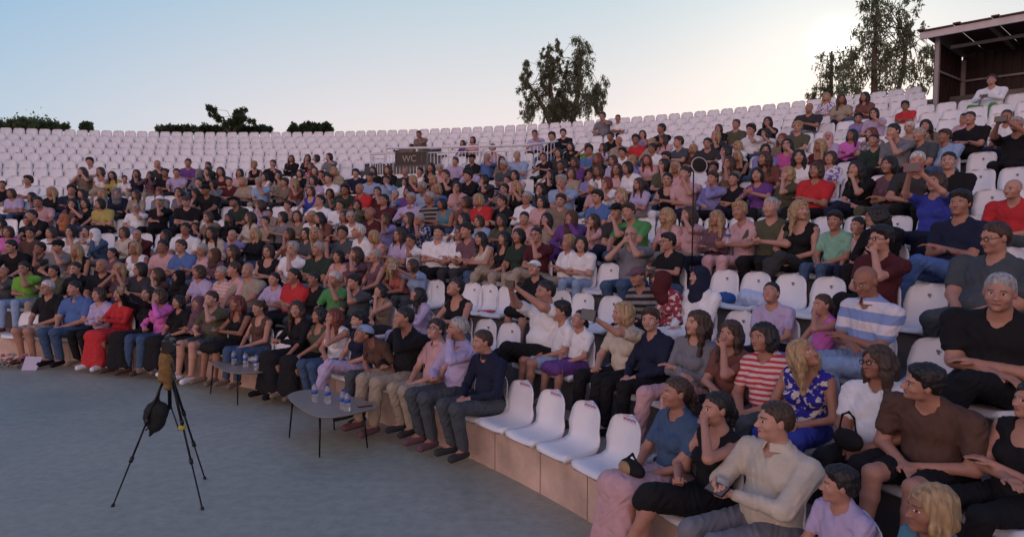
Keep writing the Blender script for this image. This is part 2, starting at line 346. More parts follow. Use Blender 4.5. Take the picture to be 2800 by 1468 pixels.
def figure(sex, hair, arms, legs, sleeve, bottom, lean, yaw, pitch, child, build, floor, res, detail, stand=0):
    """returns {part: (verts, faces, material indices or None)} and the hand positions"""
    fem = sex in 'wg'
    s = {'m': 1.0, 'w': .95, 'b': .8, 'g': .78}[sex]
    bw = build*(.94 if fem else 1.0)
    RT = rotm('x', -lean); piv = np.array([0, -.05, .15])
    up = lambda p: piv+RT@((np.array(p, float)*s+np.array([0, 0, .03*(1-s)]))-piv)
    raw = lambda p: np.array(p, float)*s
    shw = (.150 if fem else .170)*bw
    k = .045*s
    P = []                                   # torso, shared by skin and shirt
    T = []
    T.append(('e', tuple(raw((0, -.06, .15))), (.165*bw*s*(1.05 if fem else 1), .125*s*bw, .11*s), None, k))
    T.append(('e', tuple(up((0, -.05, .28))), (.135*bw*s*(.9 if fem else 1.0), .10*s*bw*bw, .14*s), RT, k))
    T.append(('e', tuple(up((0, -.085, .45))), (.152*bw*s, .10*s*bw, .165*s), RT, k))
    T.append(('c', tuple(up((-shw*.9, -.09, .56))), tuple(up((shw*.9, -.09, .56))), .058*s, .058*s, k))
    T.append(('c', tuple(up((-.10, -.095, .585))), tuple(up((0, -.085, .635))), .04*s, .045*s, .04))
    T.append(('c', tuple(up((.10, -.095, .585))), tuple(up((0, -.085, .635))), .04*s, .045*s, .04))
    if sex == 'w':
        for x in (-1, 1): T.append(('e', tuple(up((x*.07*bw, .0, .43))), (.058*s, .055*s, .06*s), RT, .03))
    neck = ('c', tuple(up((0, -.085, .60))), tuple(up((0, -.055, .72))), (.05 if fem else .058)*s, (.046 if fem else .055)*s, .03)
    # head frame
    HR = RT@rotm('z', yaw)@rotm('x', pitch+lean*.6)
    hs = s*(1.12 if child else 1.0)*(.95 if detail else .99)
    H0 = up((0, -.035, .795))
    hd = lambda p: tuple(H0+HR@(np.array(p, float)*hs))
    hr = lambda r: tuple(np.array(r, float)*hs)
    H = [('e', hd((0, -.015, .025)), hr((.074, .094, .088)), HR, .02), ('e', hd((0, .018, -.03)), hr((.060, .070, .082)), HR, .03),
         ('e', hd((0, .03, -.082)), hr((.042, .05, .034)), HR, .03)]
    if detail:
        H += [('c', hd((0, .084, .004)), hd((0, .106, -.034)), .008*hs, .0125*hs, .012), ('e', hd((0, .076, .018)), hr((.045, .014, .012)), HR, .015),
              ('e', hd((0, .083, -.064)), hr((.023, .013, .009)), HR, .010), ('e', hd((0, .074, -.1)), hr((.019, .017, .016)), HR, .02)]
        for x in (-1, 1):
            H.append(('e', hd((x*.038, .058, -.034)), hr((.024, .022, .024)), HR, .02))
            H.append(('e', hd((x*.076, -.008, -.012)), hr((.010, .018, .030)), HR, .008))
            H.append(('e', hd((x*.012, .098, -.037)), hr((.009, .010, .008)), HR, .006))
    else:
        H.append(('c', hd((0, .082, -.0)), hd((0, .10, -.034)), .009*hs, .014*hs, .012))
        for x in (-1, 1): H.append(('e', hd((x*.076, -.008, -.012)), hr((.012, .018, .030)), HR, .01))
    # arms
    A = ARMS[arms]; arm = []; hands = []; SL = []; fing = []
    for i, x in ((0, -1), (1, 1)):
        S_ = up((x*(shw+.012), -.085, .555))
        low = arms in 'rn' or (arms in 'pah' and False)
        tgt = np.array(A[i])*s
        if arms not in 'rne': tgt = up(A[i])
        E_, W_ = ik(S_, tgt, .275*s, .245*s, A[2+i])
        if arms == 'h' and i == 1: E_ = up((.40, -.12, .36)); W_ = up((.20, -.05, .22))
        arm += [('c', tuple(S_), tuple(E_), .046*s*bw, .036*s*bw, .035), ('c', tuple(E_), tuple(W_), .037*s*bw, .024*s, .02)]
        e1 = .62 if sleeve == 's' else 1.0
        m_ = S_+(E_-S_)*e1
        if sleeve != 'n':
            SL.append(('c', tuple(S_), tuple(m_), .056*s*bw, (.052 if sleeve == 's' else .045)*s*bw, .03))
            if sleeve == 'l': SL.append(('c', tuple(E_), tuple(E_+(W_-E_)*.93), .046*s*bw, .034*s, .02))
        dr = (W_-E_)/(np.linalg.norm(W_-E_)+1e-9)
        nrm = np.cross(dr, np.array([1., 0, 0])); nrm /= np.linalg.norm(nrm)+1e-9
        if arms in 'rncke': nrm = np.array([0, 0, 1.])-dr*dr[2]; nrm /= np.linalg.norm(nrm)+1e-9
        side = np.cross(dr, nrm)*x
        pc = W_+dr*.05*s
        hands.append((W_, dr, nrm, side))
        if detail:
            arm.append(('c', tuple(W_+dr*.012*s), tuple(W_+dr*.07*s+side*.012*s), .021*s, .020*s, .012)); arm.append(('c', tuple(W_+dr*.02*s), tuple(W_+dr*.07*s-side*.016*s), .019*s, .018*s, .012))
            for f in range(4):
                o = (f-1.5)*.0185*s; b0 = W_+dr*.082*s-side*o; L = (.034, .040, .038, .030)[f]*s
                curl = -.35 if arms in 'rnc' else -.75
                d1 = dr*cos(curl)+nrm*sin(curl); d2 = dr*cos(curl*2.3)+nrm*sin(curl*2.3)
                b1 = b0+d1*L; b2 = b1+d2*L*.9
                arm += [('c', tuple(b0), tuple(b1), .0092*s, .0084*s, .004), ('c', tuple(b1), tuple(b2), .0084*s, .0072*s, .003)]
            t0 = W_+dr*.03*s+side*.022*s; t1 = t0+(dr*.6+side*.7-nrm*.25)*.035*s; t2 = t1+(dr*.95+side*.1-nrm*.3)*.03*s
            arm += [('c', tuple(t0), tuple(t1), .012*s, .0095*s, .008), ('c', tuple(t1), tuple(t2), .0095*s, .008*s, .003)]
        else:
            arm.append(('c', tuple(W_+dr*.015*s), tuple(W_+dr*.085*s), .026*s, .024*s, .012))
            arm.append(('c', tuple(W_+dr*.08*s), tuple(W_+dr*.13*s-nrm*.025*s), .022*s, .014*s, .01))
            arm.append(('c', tuple(W_+dr*.03*s+side*.02*s), tuple(W_+dr*.075*s+side*.035*s), .011*s, .009*s, .008))
    # legs
    L_ = []; feet = []
    kneez = .17*s if not child else .12
    lt = .44*s
    for x in (-1, 1):
        hp = raw((x*.09*bw, -.03, .135))
        if legs == 'x' and x < 0: kn = raw((.01, .40, .255)); an = np.array([.17*s, .50*s, max(floor+.1, -.16*s)]); toe = an+np.array([.04, .15, -.075])*s
        elif legs == 'o': kn = raw((x*.19, .39, .17)); an = np.array([x*.16*s, .44*s, floor+.075*s]); toe = an+np.array([x*.03, .16, -.045])*s
        elif legs == 't': kn = raw((x*.10, .41, .17)); an = np.array([x*.09*s, .30*s, floor+.075*s]); toe = an+np.array([0, .15, -.045])*s
        else: kn = raw((x*.115, .41, .17)); an = np.array([x*.12*s, .46*s, floor+.075*s]); toe = an+np.array([x*.02, .16, -.045])*s
        d = an-kn; dl = np.linalg.norm(d)
        if dl > .43*s: an = kn+d/dl*.43*s; toe = an+(toe-an)*np.array([1, 1, 1]) if False else an+np.array([x*.02, .15, -.05])*s
        L_.append((hp, kn, an, toe))
    leg = []
    for hp, kn, an, toe in L_:
        cf = kn+(an-kn)*.35+np.array([0, -.012*s, 0])
        leg += [('c', tuple(hp), tuple(kn), .082*s*bw, .055*s, .03), ('c', tuple(kn), tuple(cf), .053*s, .050*s, .02), ('c', tuple(cf), tuple(an), .050*s, .033*s, .02),
                ('c', tuple(an), tuple(toe), .034*s, .022*s, .02), ('e', tuple(an+np.array([0, -.03, -.035])*s), (.028*s, .03*s, .032*s), None, .02)]
    parts = {}
    cutf = []
    if detail:
        for x in (-1, 1): cutf.append((hd((x*.030, .0945, .0)), .0115*hs))
    def sock(P_):
        g = np.full(P_.shape[:-1], -1., np.float32)
        for c, r in cutf: g = np.maximum(g, r-_len(P_-np.asarray(c, np.float32)))
        return g
    G = field(T+[neck]+H+arm+leg, res, cuts=([sock] if cutf else ()))
    V, Fc = nets(*G); mi = None
    if detail:
        q = ((V-H0)@HR)/hs; cen = q[Fc].mean(1); mi = np.zeros(len(Fc), int)
        lip = (np.abs(cen[:, 0])/.024)**2+((cen[:, 2]+.064)/.0085)**2 < 1; mi[lip & (cen[:, 1] > .07)] = 1
        for x in (-1, 1):
            br = (np.abs(cen[:, 0]-x*.031)/.02)**2+((cen[:, 2]-.0225-.1*0)/.0042)**2 < 1; mi[br & (cen[:, 1] > .05)] = 2
            ey = (np.abs(cen[:, 0]-x*.030)/.0135)**2+((cen[:, 2]-.0)/.0068)**2 < 1; mi[ey & (cen[:, 1] > .05)] = 3
            ir = (np.abs(cen[:, 0]-x*.030)/.0062)**2+((cen[:, 2]-.0)/.0075)**2 < 1; mi[ir & (cen[:, 1] > .05)] = 4
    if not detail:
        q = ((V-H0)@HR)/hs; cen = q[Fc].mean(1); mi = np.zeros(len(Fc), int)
        for x in (-1, 1): mi[((np.abs(cen[:, 0]-x*.031)/.021)**2+((cen[:, 2]-.010)/.013)**2 < 1) & (cen[:, 1] > .05)] = 2  # far faces: dark patches over brow and eye, socket shade painted in
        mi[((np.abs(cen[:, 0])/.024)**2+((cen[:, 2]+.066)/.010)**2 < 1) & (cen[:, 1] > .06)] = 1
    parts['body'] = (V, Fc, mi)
    # top
    off = .013 if res < .012 else .016
    grow = lambda L, o: [(q[0], q[1], tuple(np.array(q[2])+o), q[3], q[4]) if q[0] == 'e' else (q[0], q[1], q[2], q[3]+o, q[4]+o, q[5]) for q in L]
    nk = up((0, -.045, .645)); nk2 = up((0, .03, .60)) if sleeve == 'n' else up((0, -.005, .625))
    def necktest(P_):
        r1 = .066*s if sleeve != 'n' else .085*s
        g = r1-_len(P_-nk.astype(np.float32)); g2 = (.042*s if sleeve != 'n' else .085*s)-_len((P_-nk2.astype(np.float32))*np.array([1, 1, .8], np.float32)); g = np.maximum(g, g2)
        if sleeve == 'n':
            for x in (-1, 1): g = np.maximum(g, .062*s-_len(P_-up((x*(shw+.045), -.085, .56)).astype(np.float32)))
        return g
    hem = (RT@np.array([0, 0, 1.])).astype(np.float32); hm = up((0, -.05, .13)).astype(np.float32)
    def hemcut(P_): return .0-((P_-hm)@hem) if bottom != 'dress' else np.full(P_.shape[:-1], -1, np.float32)
    def legcut(P_):                         # shirt ends at the hip crease
        return np.minimum(P_[..., 1]-.17*s, .24*s-P_[..., 2]) if False else np.full(P_.shape[:-1], -1, np.float32)
    G = field(grow(T, off)+SL, res, cuts=(necktest, hemcut), wrinkle=.0048 if res < .012 else .003)
    parts['top'] = (*nets(*G), None)
    # bottom
    B = [grow(T, off*.8)[0]]
    if bottom in ('skirt', 'long', 'dress'):
        kn = (L_[0][1]+L_[1][1])/2; B += [('c', tuple(raw((x*.08, 0, .14))), tuple(L_[0 if x < 0 else 1][1]*.85+kn*.15), .108*s, .082*s, .05) for x in (-1, 1)]
        B.append(('c', tuple(raw((0, .0, .14))), tuple(kn), .11*s, .085*s, .05))
        if bottom == 'long':
            for i in (0, 1):
                an = L_[i][2]; B.append(('c', tuple((L_[i][1]+kn)/2), tuple(an+np.array([0, 0, .02])), .080*s, .085*s, .05))
            B.append(('c', tuple(kn), tuple((L_[0][2]+L_[1][2])/2), (.085)*s, .095*s, .05))
    else:
        for i, (hp, kn, an, toe) in enumerate(L_):
            if bottom == 'short': B.append(('c', tuple(hp), tuple(hp+(kn-hp)*.72), .098*s*bw, .082*s, .035))
            else:
                cf = kn+(an-kn)*.35
                B += [('c', tuple(hp), tuple(kn), .093*s*bw, .068*s, .035), ('c', tuple(kn), tuple(cf), .066*s, .060*s, .02), ('c', tuple(cf), tuple(kn+(an-kn)*.93), .060*s, .052*s, .02)]
    G = field(B, res, wrinkle=.0045 if res < .012 else .003)
    parts['trousers' if bottom not in ('skirt', 'long', 'short', 'dress') else {'short': 'shorts'}.get(bottom, 'skirt')] = (*nets(*G), None)
    # shoes
    Sh = []
    for hp, kn, an, toe in L_:
        dn = np.array([0, 0, -.03*s]); Sh += [('c', tuple(an+dn), tuple(toe), .043*s, .034*s, .02), ('c', tuple(an+np.array([0, -.03, -.045])*s), tuple(toe+np.array([0, 0, -.012])*s), .034*s, .028*s, .02)]
    parts['shoes'] = (*nets(*field(Sh, max(res, .010))), None)
    # hair
    style = hair[0]
    Hh = []; cuts = []
    M4 = HR.astype(np.float32); H04 = H0.astype(np.float32)
    loc = lambda P_: ((P_-H04)@M4)/np.float32(hs)
    def face(cy_, cz, rx, ry, rz):
        def fn(P_): q = loc(P_)-np.array([0, cy_, cz], np.float32); r = np.array([rx, ry, rz], np.float32); k0 = _len(q/r); k1 = _len(q/(r*r)); return -(k0*(k0-1)/(k1+1e-6))*hs
        return fn
    def plane(sl, z0):
        def fn(P_):
            q = loc(P_); w = .006*np.sin(95*q[..., 0]+2)+.004*np.sin(210*q[..., 0]+60*q[..., 1]); t = -.030*np.clip(1-((q[..., 1]-.012)/.018)**2, 0, 1)   # ragged edge, sideburns
            return ((sl*q[..., 1]+z0+w+t-q[..., 2])/sqrt(1+sl*sl)).astype(np.float32)*hs
        return fn
    fx = lambda c, r, kk=.02: Hh.append(('e', hd(c), hr(r), HR, kk))
    if style == 's' or style == 'v':
        fx((0, -.017, .031), (.0785, .098, .0895)); cuts = [plane(.92, -.006)]
        if style == 'v': fx((0, -.004, .060), (.078, .096, .076)); fx((.02, .045, .085), (.05, .04, .035))
    elif style == 'p':
        fx((0, -.018, .031), (.079, .099, .090)); cuts = [plane(1.1, -.015)]
        tail = [('c', hd((0, -.105, .03)), hd((.01, -.15, -.06)), .028*hs, .030*hs, .03), ('c', hd((.01, -.15, -.06)), hd((.01, -.13, -.20)), .030*hs, .012*hs, .03)]
    elif style in 'ml':
        fx((0, -.02, .034), (.088, .106, .092)); fx((0, -.065, -.045), (.088, .058, .095), .04)
        for x in (-1, 1): fx((x*.070, -.015, -.055), (.030, .062, .085), .03)
        if style == 'l':
            Hh.append(('c', hd((0, -.08, -.05)), tuple(H0+HR@np.array([0, -.085, -.10])*hs+RT@np.array([0, -.02, -.16])*s), .078*hs, .055*hs, .05))
            for x in (-1, 1): Hh.append(('c', hd((x*.078, -.005, -.06)), tuple(H0+HR@np.array([x*.09, .0, -.14])*hs+RT@np.array([0, .02, -.17])*s), .034*hs, .020*hs, .04))
        cuts = [face(.085, -.032, .056, .085, .098)]
    elif style == 'h':
        fx((0, -.015, .03), (.090, .108, .095)); fx((0, -.055, -.06), (.085, .075, .095), .05)
        for x in (-1, 1): fx((x*.055, .005, -.075), (.042, .07, .08), .04)
        fx((0, .01, -.135), (.085, .085, .045), .05); Hh.append(('c', hd((0, -.01, -.15)), tuple(up((0, -.03, .56))), .085*hs, .10*s, .05))
        cuts = [face(.10, -.020, .050, .085, .078)]
    if Hh:
        G = field(Hh, .0055 if detail else min(res, .012), cuts=cuts, wrinkle=0)
        if style in 'ml' and detail:
            ax = [G[1][i]+G[2]*np.arange(G[0].shape[i]) for i in range(3)]; x_, y_, z_ = np.meshgrid(*ax, indexing='ij'); G = (G[0]+(np.sin(150*x_+120*y_+6*np.sin(14*z_))*.0022+np.sin(60*x_-75*y_+4*np.sin(22*z_))*.004).astype(np.float32), G[1], G[2])
        if style in 'svp':
            hres = .0045 if res < .008 else (.0055 if detail else .0085)              # a thin coat of hair that tapers to nothing at the ragged hairline
            lo = np.array(H0)-.16*hs; n_ = int(.32*hs/hres)+1; ax = [lo[i]+hres*np.arange(n_) for i in range(3)]
            P_ = np.stack(np.meshgrid(*ax, indexing='ij'), -1).astype(np.float32); q = loc(P_)
            def el(c, r): a_ = q-np.array(c, np.float32); r = np.array(r, np.float32); k0 = _len(a_/r); k1 = _len(a_/(r*r)); return k0*(k0-1)/(k1+1e-6)
            D_ = smin(el((0, -.015, .025), (.074, .094, .088)), el((0, -.035, -.02), (.060, .066, .07)), .03)
            hgt = -cuts[0](P_)/hs
            th = {'s': .009, 'v': .019, 'p': .009}[style]
            x_, y_, z_ = q[..., 0], q[..., 1], q[..., 2]
            st = np.sin(190*x_+40*y_+3*np.sin(60*z_+20*y_))*.0016+np.sin(85*x_-60*y_+50*z_+2*np.sin(90*y_))*.0022+np.sin(330*x_+130*y_)*.0007
            top = 1+.7*np.clip((z_-.05)/.05, 0, 1)+(.5*np.clip((y_-.02)/.06, 0, 1) if style == 'v' else 0)
            Gh = (D_-((-.003 if detail else .002)+(th*top+st)*np.clip(hgt/.030, 0, 1)**.7))*hs
            Gh = np.maximum(Gh, -hgt*hs).astype(np.float32)
            if style == 'p':
                for c_ in tail: Gh = smin(Gh, d_cone(P_, *c_[1:5])+st*1.5, .02)
            G = (Gh, lo, hres)
        elif style == 'p':
            G2 = field(Hh+tail, min(res, .012), cuts=[lambda P_: np.minimum(cuts[0](P_), (loc(P_)[..., 1]+.10)*hs)])
            G = G2
        parts['headscarf' if style == 'h' else 'hair'] = (*nets(*G), None)
    if style == 'c':                         # cap over short hair
        fx((0, -.018, .030), (.081, .101, .082)); parts['hair'] = (*nets(*field(Hh, min(res, .012), cuts=[plane(.95, -.012), plane(-.3, .0)][:1])), None)
        Hc = [('e', hd((0, -.012, .055)), hr((.088, .104, .078)), HR, .01)]
        Bc = [('e', hd((0, .115, .052)), hr((.070, .075, .010)), HR@rotm('x', -.15), .01)]
        parts['cap'] = (*nets(*field(Hc+Bc, min(res, .012), cuts=[lambda P_: ((.035-.12*loc(P_)[..., 1])-loc(P_)[..., 2])*hs if True else 0])), None)
    return parts, hands, H0, HR, hs, (up((0, -.078, .615)), RT, s)
# ------------------------------------------------------------------ the spectators, one line each
# column and head-top line in the photograph, sex, hair, top, bottom, arms+legs+sleeve, options (rN row, yN head turn, lN lean, bN build, iN nod)
PEOPLE = """
3 499 m sk black - rns
44 509 w mb lavender - cns
72 480 m vk white - rns y-.5
88 520 g lk light - rns
121 530 m sk pink - nts l.25 b1.1
140 504 w ly black - rnl y-.4
189 502 m vk navy - ctl
202 532 w lk mauve - qns
235 537 w mk black denim nns
287 535 w mk yellow black rns b1.15
249 431 m vk white - pts
232 452 w lb tan black bxs y-.3
281 450 w mb white beige rxn b1.1 y-.2
323 464 w lk yellow - rns
342 482 b sk white - rns
363 459 w lk navy - qns
325 507 w h=grey navy - ctl
369 515 w lb beige - rns y-.5
107 571 m sk black - rts
176 578 w h=orange navy navy rns
375 556 m sg white light qns b1.15
75 595 m sk black - rns y.2
20 611 w mb rose denim rns
136 616 w mb white black cns b1.1
197 612 w mk white - rnn
226 611 w mk white - rns
274 616 w h=white denim beige rnl
335 614 w mb cream denim cnl
48 653 m sk black - nts
160 655 m c=black grey slate rts b1.15
220 659 w ly black beige cxn
74 710 w sk lime light rns b1.15
8 738 m 0g slate light rns
282 708 m 0g black black rts b1.15
327 712 w ly mauve - bns
376 710 w mk darkgrey - pns y-.3
375 652 w my white black rnn
10 598 w lk black - rns
-6 690 w my white - rns
445 436 m 0k darkgrey - rns b1.1
409 464 w lk mauve - bnl
454 461 m sk black - cns
486 461 m sk lavender - rts
510 434 m sk purple - cns
537 456 w h=grey grey - rnl y-.3
564 439 w pk black - rns y-.4
571 452 w lk black - qns
610 450 w lk maroon black cnn
647 456 w mk pink white cns
698 437 w vy black black cxn
737 436 m sk black - qts
672 479 w my beige - rns
725 473 g mk white - rnn
547 486 m sk black - rns
572 500 m c=black black black nts b1.25 l.2
524 510 w mk pink - rns i-.3
499 507 w mb grey - rns
433 532 m c=white black black kts b1.1
510 532 m c=brown black black cts b1.1
440 513 w lr grey - rns
658 535 m c=black darkgreen - rns i.3
718 540 w lb lavender - rns y-.6
785 549 m sk beige - kts y-.4
734 578 b sk beige - rns
762 572 w mk grey - rns y-.5
579 572 w mb tan - qns
624 576 w lk black black rnl
675 572 w lb cream grey cnl
793 420 w lb black black cnl b1.15
502 606 m sk white - rts b1.1
540 614 b vk navy - rns i.3
585 610 w lk cream light rnl
692 616 w ly black denim rnl
740 597 m sk beige black kts
785 617 w mb rust - rnn
445 656 m sk pink black rts
496 649 m sb blue denim cts b1.2
541 661 w sg pink grey rns b1.1
580 672 w h=brown mauve mauve cnl b1.1
631 662 w lb black - rnl
731 662 w mb black black cnn b1.15
791 652 m sg white black kts b1.1
423 725 w lb brown - rns
482 732 w h=black black black rnl
543 718 w mb lavender navy rns b1.1
606 721 w sg s_pink - cns b1.15
633 718 m sb pink - rns
670 718 m 0g beige grey rns b1.1
748 737 w pk lavender black rns
802 724 w pk red black cns b1.45
836 417 w lk black - kns
856 419 w mk white - rns y-.8
904 414 w mk grey - qns y-.3
847 439 w lr p_red - rns
875 450 w mb grey - rns
887 461 w pk black - bns
912 450 w ly beige yellow rns l.3 y.8
861 473 w mk lavender - rns
902 475 m sk white light pts y-.4
975 463 m vk navy - rns
1013 468 m c=slate light - cts b1.1
1025 449 w lk black - rns
1062 447 w lb black navy cns
1114 459 m 0k darkgreen darkgreen rnl b1.4
1138 458 b sk white - rns
1174 440 w lk black - cnn
848 504 w mb royal - rnn
907 509 w mk slate - kns l.2
946 502 m vk darkgreen darkgreen cts
988 501 m 0g red - cts b1.15
865 532 m sk white - rts
1039 530 m sk maroon black cts b1.15
1083 521 w sg blue - kns b1.1
1121 521 m sg lavender mauve rtl
1115 506 w mk purple - rns
1160 495 m sg light - rts
1176 520 m sg s_black - cts b1.1
1194 496 w my blue - cns
935 568 w mb p_grey - cns
1000 567 m 0g maroon - rns
893 571 w lk rust - rns
851 569 w my white - rns
818 569 w mb tan - cns
980 571 w sg white - pns y.3
1159 574 w sg p_navy navy rns
833 616 w mk slate black rns y.2
884 605 w ly rust - rnn y.7
935 619 m vk slate - rts
997 607 m sw white grey cts i.3 y-.5
1033 619 w my pink - rnn
1084 617 w lb lavender - rns
1128 644 b sk white - rns y.3
1187 616 m vk white black cts b1.15
865 659 m sg darkgreen grey rts b1.25 y-.2
923 676 w mk pink - rnn
961 667 w lb mauve - qns
1020 674 w sg mauve black rnn b1.1
1103 684 w ly salmon black hnn l.45 y-.5 i.5
1215 442 w sg pink - pns
1243 431 m sb lavender - rns
1285 422 m c=black black - rns b1.1
1332 412 w sg blue black rns b1.2
1346 389 w pk pink pink pns
1383 422 w lk tan - qns
1411 414 m sg light light rts b1.25
1233 462 m sb black black kts l.2
1295 453 m vk lavender black ets l.45 b1.1
1250 489 w mk pink beige kns
1273 529 w mb rust - rns
1324 520 w my red black cns b1.2
1366 534 m sk black navy cts
1385 476 w sk royal royal pns
1410 459 w mk pink - rns
1427 485 w ly black black qns
1427 516 w sg white black cnl b1.1
1473 529 w mk pink darkgrey cns b1.15
1492 419 m sk black darkgreen tts
1495 457 w lk black black bns
1543 478 m vg light light kts l.25 b1.15
1531 439 m sk black - rns
1551 451 w lb beige - rns y.2
1579 423 w lb purple black cns
1560 565 w h=brown purple purple rnl b1.25
1262 574 w lk white slate pns y-.5
1259 608 w mb white black cns
1312 625 w lk cream denim rnn
1368 625 w lk black beige rxn
1416 616 w mk darkgreen beige rns
1473 621 m sk maroon beige kxs y.2
1542 635 b vy white beige cns
1591 647 b mk white light rns
1467 703 w c=white black black rnl i.3
1289 600 m vk mauve - rns
1653 306 m sk grey grey rts b1.1 y-.5
1691 310 w pk white black cns
1681 359 m sk black - cts l.2
1693 372 m 0w beige beige rts
1641 386 w lk p_lilac - rns
1735 367 m vk red - cts
1761 351 w mb violet beige kns
1800 337 m sk black - rns y-.3
1780 372 w my beige - rns
1819 364 w lb pink - rns
1707 404 m vk white - rts
1779 392 m sk white - rns y-.2
1861 371 m sb slate royal rts y-.4
1900 389 w my brown - rns
1926 378 m sk darkgrey - rts b1.2
1732 432 w mk white - rnl
1779 415 w lr pink - rns
1810 426 w mk olive - rns
1831 415 m vk grey - rns
1650 443 w lb white - rns
1679 440 w lb pink - rns
1855 434 w ly pink - rns
1976 333 w mb black - rns y.4
1997 326 m sb olive olive rts b1.1
1976 389 w mk white - rns
1976 420 w lb tan royal kns
1872 452 m sk pink - kts y-.2
1607 466 m sk violet - rns b1.1
1667 476 w mr white - rns
1632 502 m sw pink light rts b1.1
1696 505 w my white - rns
1693 555 m c=black darkgrey navy kxs b1.1
1740 552 m vb green - rts b1.15
1732 617 m 0w grey denim bts b1.1
1833 558 w ly pink beige rns
1881 553 w lb pink beige qxs
1833 628 w vk black - pns y-.3
1834 465 w pk black white pnn
1949 444 m vk white black rts b1.35
2099 314 w lk black - rns
2056 340 m vk white navy rts
2096 345 w lk white - qns
2175 331 m vy olive - rns
2205 281 m 0k darkgrey grey rts b1.25
2130 357 w lr tan - qns
2155 368 w mk magenta - rns
2264 353 w h=pink lavender - rnl
2325 345 w lk rose navy cnl
2356 311 b vk violet - rns
2397 297 b mk lavender - qns
2387 341 w lr p_grey black pns
2015 378 w my white - rns y-.5
2031 404 w ly black - rnn
2101 404 w lb rust - rns
2189 400 w lk white - rns y.2
2256 404 w mb p_lilac pink rns y.3
2220 434 w mb red black cns b1.25
2143 445 w my olive - kns
2079 448 w mk purple black tns
2356 426 w lk black - kxs y.1
2037 539 w vy pink pink pns y.3
2116 533 m sg olive black rts b1.1
2178 533 w ly black darkgrey rxn y.9
2284 584 b vk mint denim rns
2431 361 m sk darkgreen navy rts b1.1
2453 336 m sk grey - rns
2487 350 m sg slate - rts b1.15
2502 328 m sw beige - rns
2533 319 w lk tan - rns
2583 351 m vb light - rts b1.2
2622 316 b sk pink - rns
2658 302 m sk black black cxs b1.2
2754 298 m sb white - rts
2785 317 m sg black black fts b1.2 i.3
2450 415 w mk mauve olive cns
2500 410 m sw darkgrey black pts l.3 b1.1
2597 413 m sk black denim cts b1.15
2548 452 w mb royal navy fts
2254 249 w ly p_lilac - rns
2304 252 w lb beige - rns
2360 246 w lk rust - cns
2476 278 b vk red - cts b1.2
2710 205 m vk white green pol b1.15 i.4
1470 355 m sk lavender black qns
1511 361 m vk black - rns
1545 353 m vk black - rns
1569 383 w lk black black cns
1598 386 w mk lime - bns
1527 400 w mk darkgrey - rns
1631 412 w lr black - rns
1153 357 m sk tan tan kns l.3
1268 383 g lk purple - rns
1293 370 w mk pink - rns
2610 520 m vk navy blue cxs b1.1
2714 578 m sb slate slate rts r3 b1.5 i-.2
2778 495 m 0k red - rts b1.2
2422 546 w lk black black qnl y-.9 b1.15
2399 618 m vk maroon black kxs r3 y-.2
2362 598 b sk pink - rns r4
2378 725 m 0g s_blue light cts r2 i-.35 b1.15
2732 726 m sg black black cxs r2 b1.3 y.1
2124 780 b sk lavender - rns r2 i.35
2248 808 g pb rose violet qnn r2
130 754 m sw black beige/s rts r0 y-.1
204 769 m sk blue denim rts r0 b1.1 y-.2
275 778 w mb lavender black ctl r0
329 777 w mk red red/L rnl r0
405 772 w mk black black/L fnl r0
435 781 w mb rose denim rnl r0
488 801 w mk black black/L rns r0 b1.1
548 803 w h=mauve mauve black/L rnl r0
580 795 m sb olive slate/s rns r0 b1.1
648 801 w lr black black/k pnn r0
708 815 w pb brown denim rnn r0 i-.2
818 813 w lb black black/L rnl r0 y.6
868 834 w mk olive black/L rnn r0 y-.2
919 834 w lr white denim ktn r0 y-.2
981 845 w vk navy lavender rxn r0 y-.2
1110 839 m sk black beige qnl r0 b1.2 y-.3 i.1
1186 878 m vk pink beige rts r0 i.35 y.2
1252 870 m sg lavender slate qtl r0 y-.5 b1.05
1337 902 m sb navy slate rtl r0 y-.2 l.12
919 742 m sw green darkgreen qts r1
978 751 m vk slate - rts r1 b1.15
1046 780 w mk tan - rnn r1 y.2
1069 846 w c=light brown - rns r0 i.7 l.6
1142 748 w mb light slate fns r2 y-.4
1150 792 w lk lavender lavender rnl r1 y-.3 i.3
1250 754 w vk black denim pnn r1 i.5
1486 751 m sk white black fxs r1 b1.25 y-.2
1532 832 b vk white light/s rns r1 y-.2
1576 850 g pk white purple/k rns r1 i.3
1711 813 w my cream black ans r1 b1.1 y-.3
1788 834 w vb navy black rnl r1 y.5 b1.15
1885 834 w lb grey pink cnl r1 y-.3
1992 863 w lb rust - kns r1 y.2
2126 870 w mk s_red slate rns r1 y-.1 b1.15
2203 900 w ly p_floral royal rnn r1 y1.3 i.4 l.2
2425 933 w lb white black rns r1 y-.3 b1.3
2570 970 m vk brown black/s rns r1 y-.8 l.35 b1.2
2792 1022 w mk black black cnn r1 y-.3 b1.1
1776 716 w c=mauve s_black black rnl r2 b1.1
1841 725 w h=maroon p_red black rnl r2 y-.9 i.3 l.2
1906 716 w h=navy white white rnl r2 b1.25 y-.2
1840 1021 w pb denim pink/L rns r0 y-.3
1950 1062 w pk black black/k qxn r0 y-.2
2107 1107 m sb cream grey ptl r0 b1.22 y-.4
2300 1301 b vk lavender slate rns r0 y-.6
2560 1305 g my teal slate rns r0 y-.3
"""
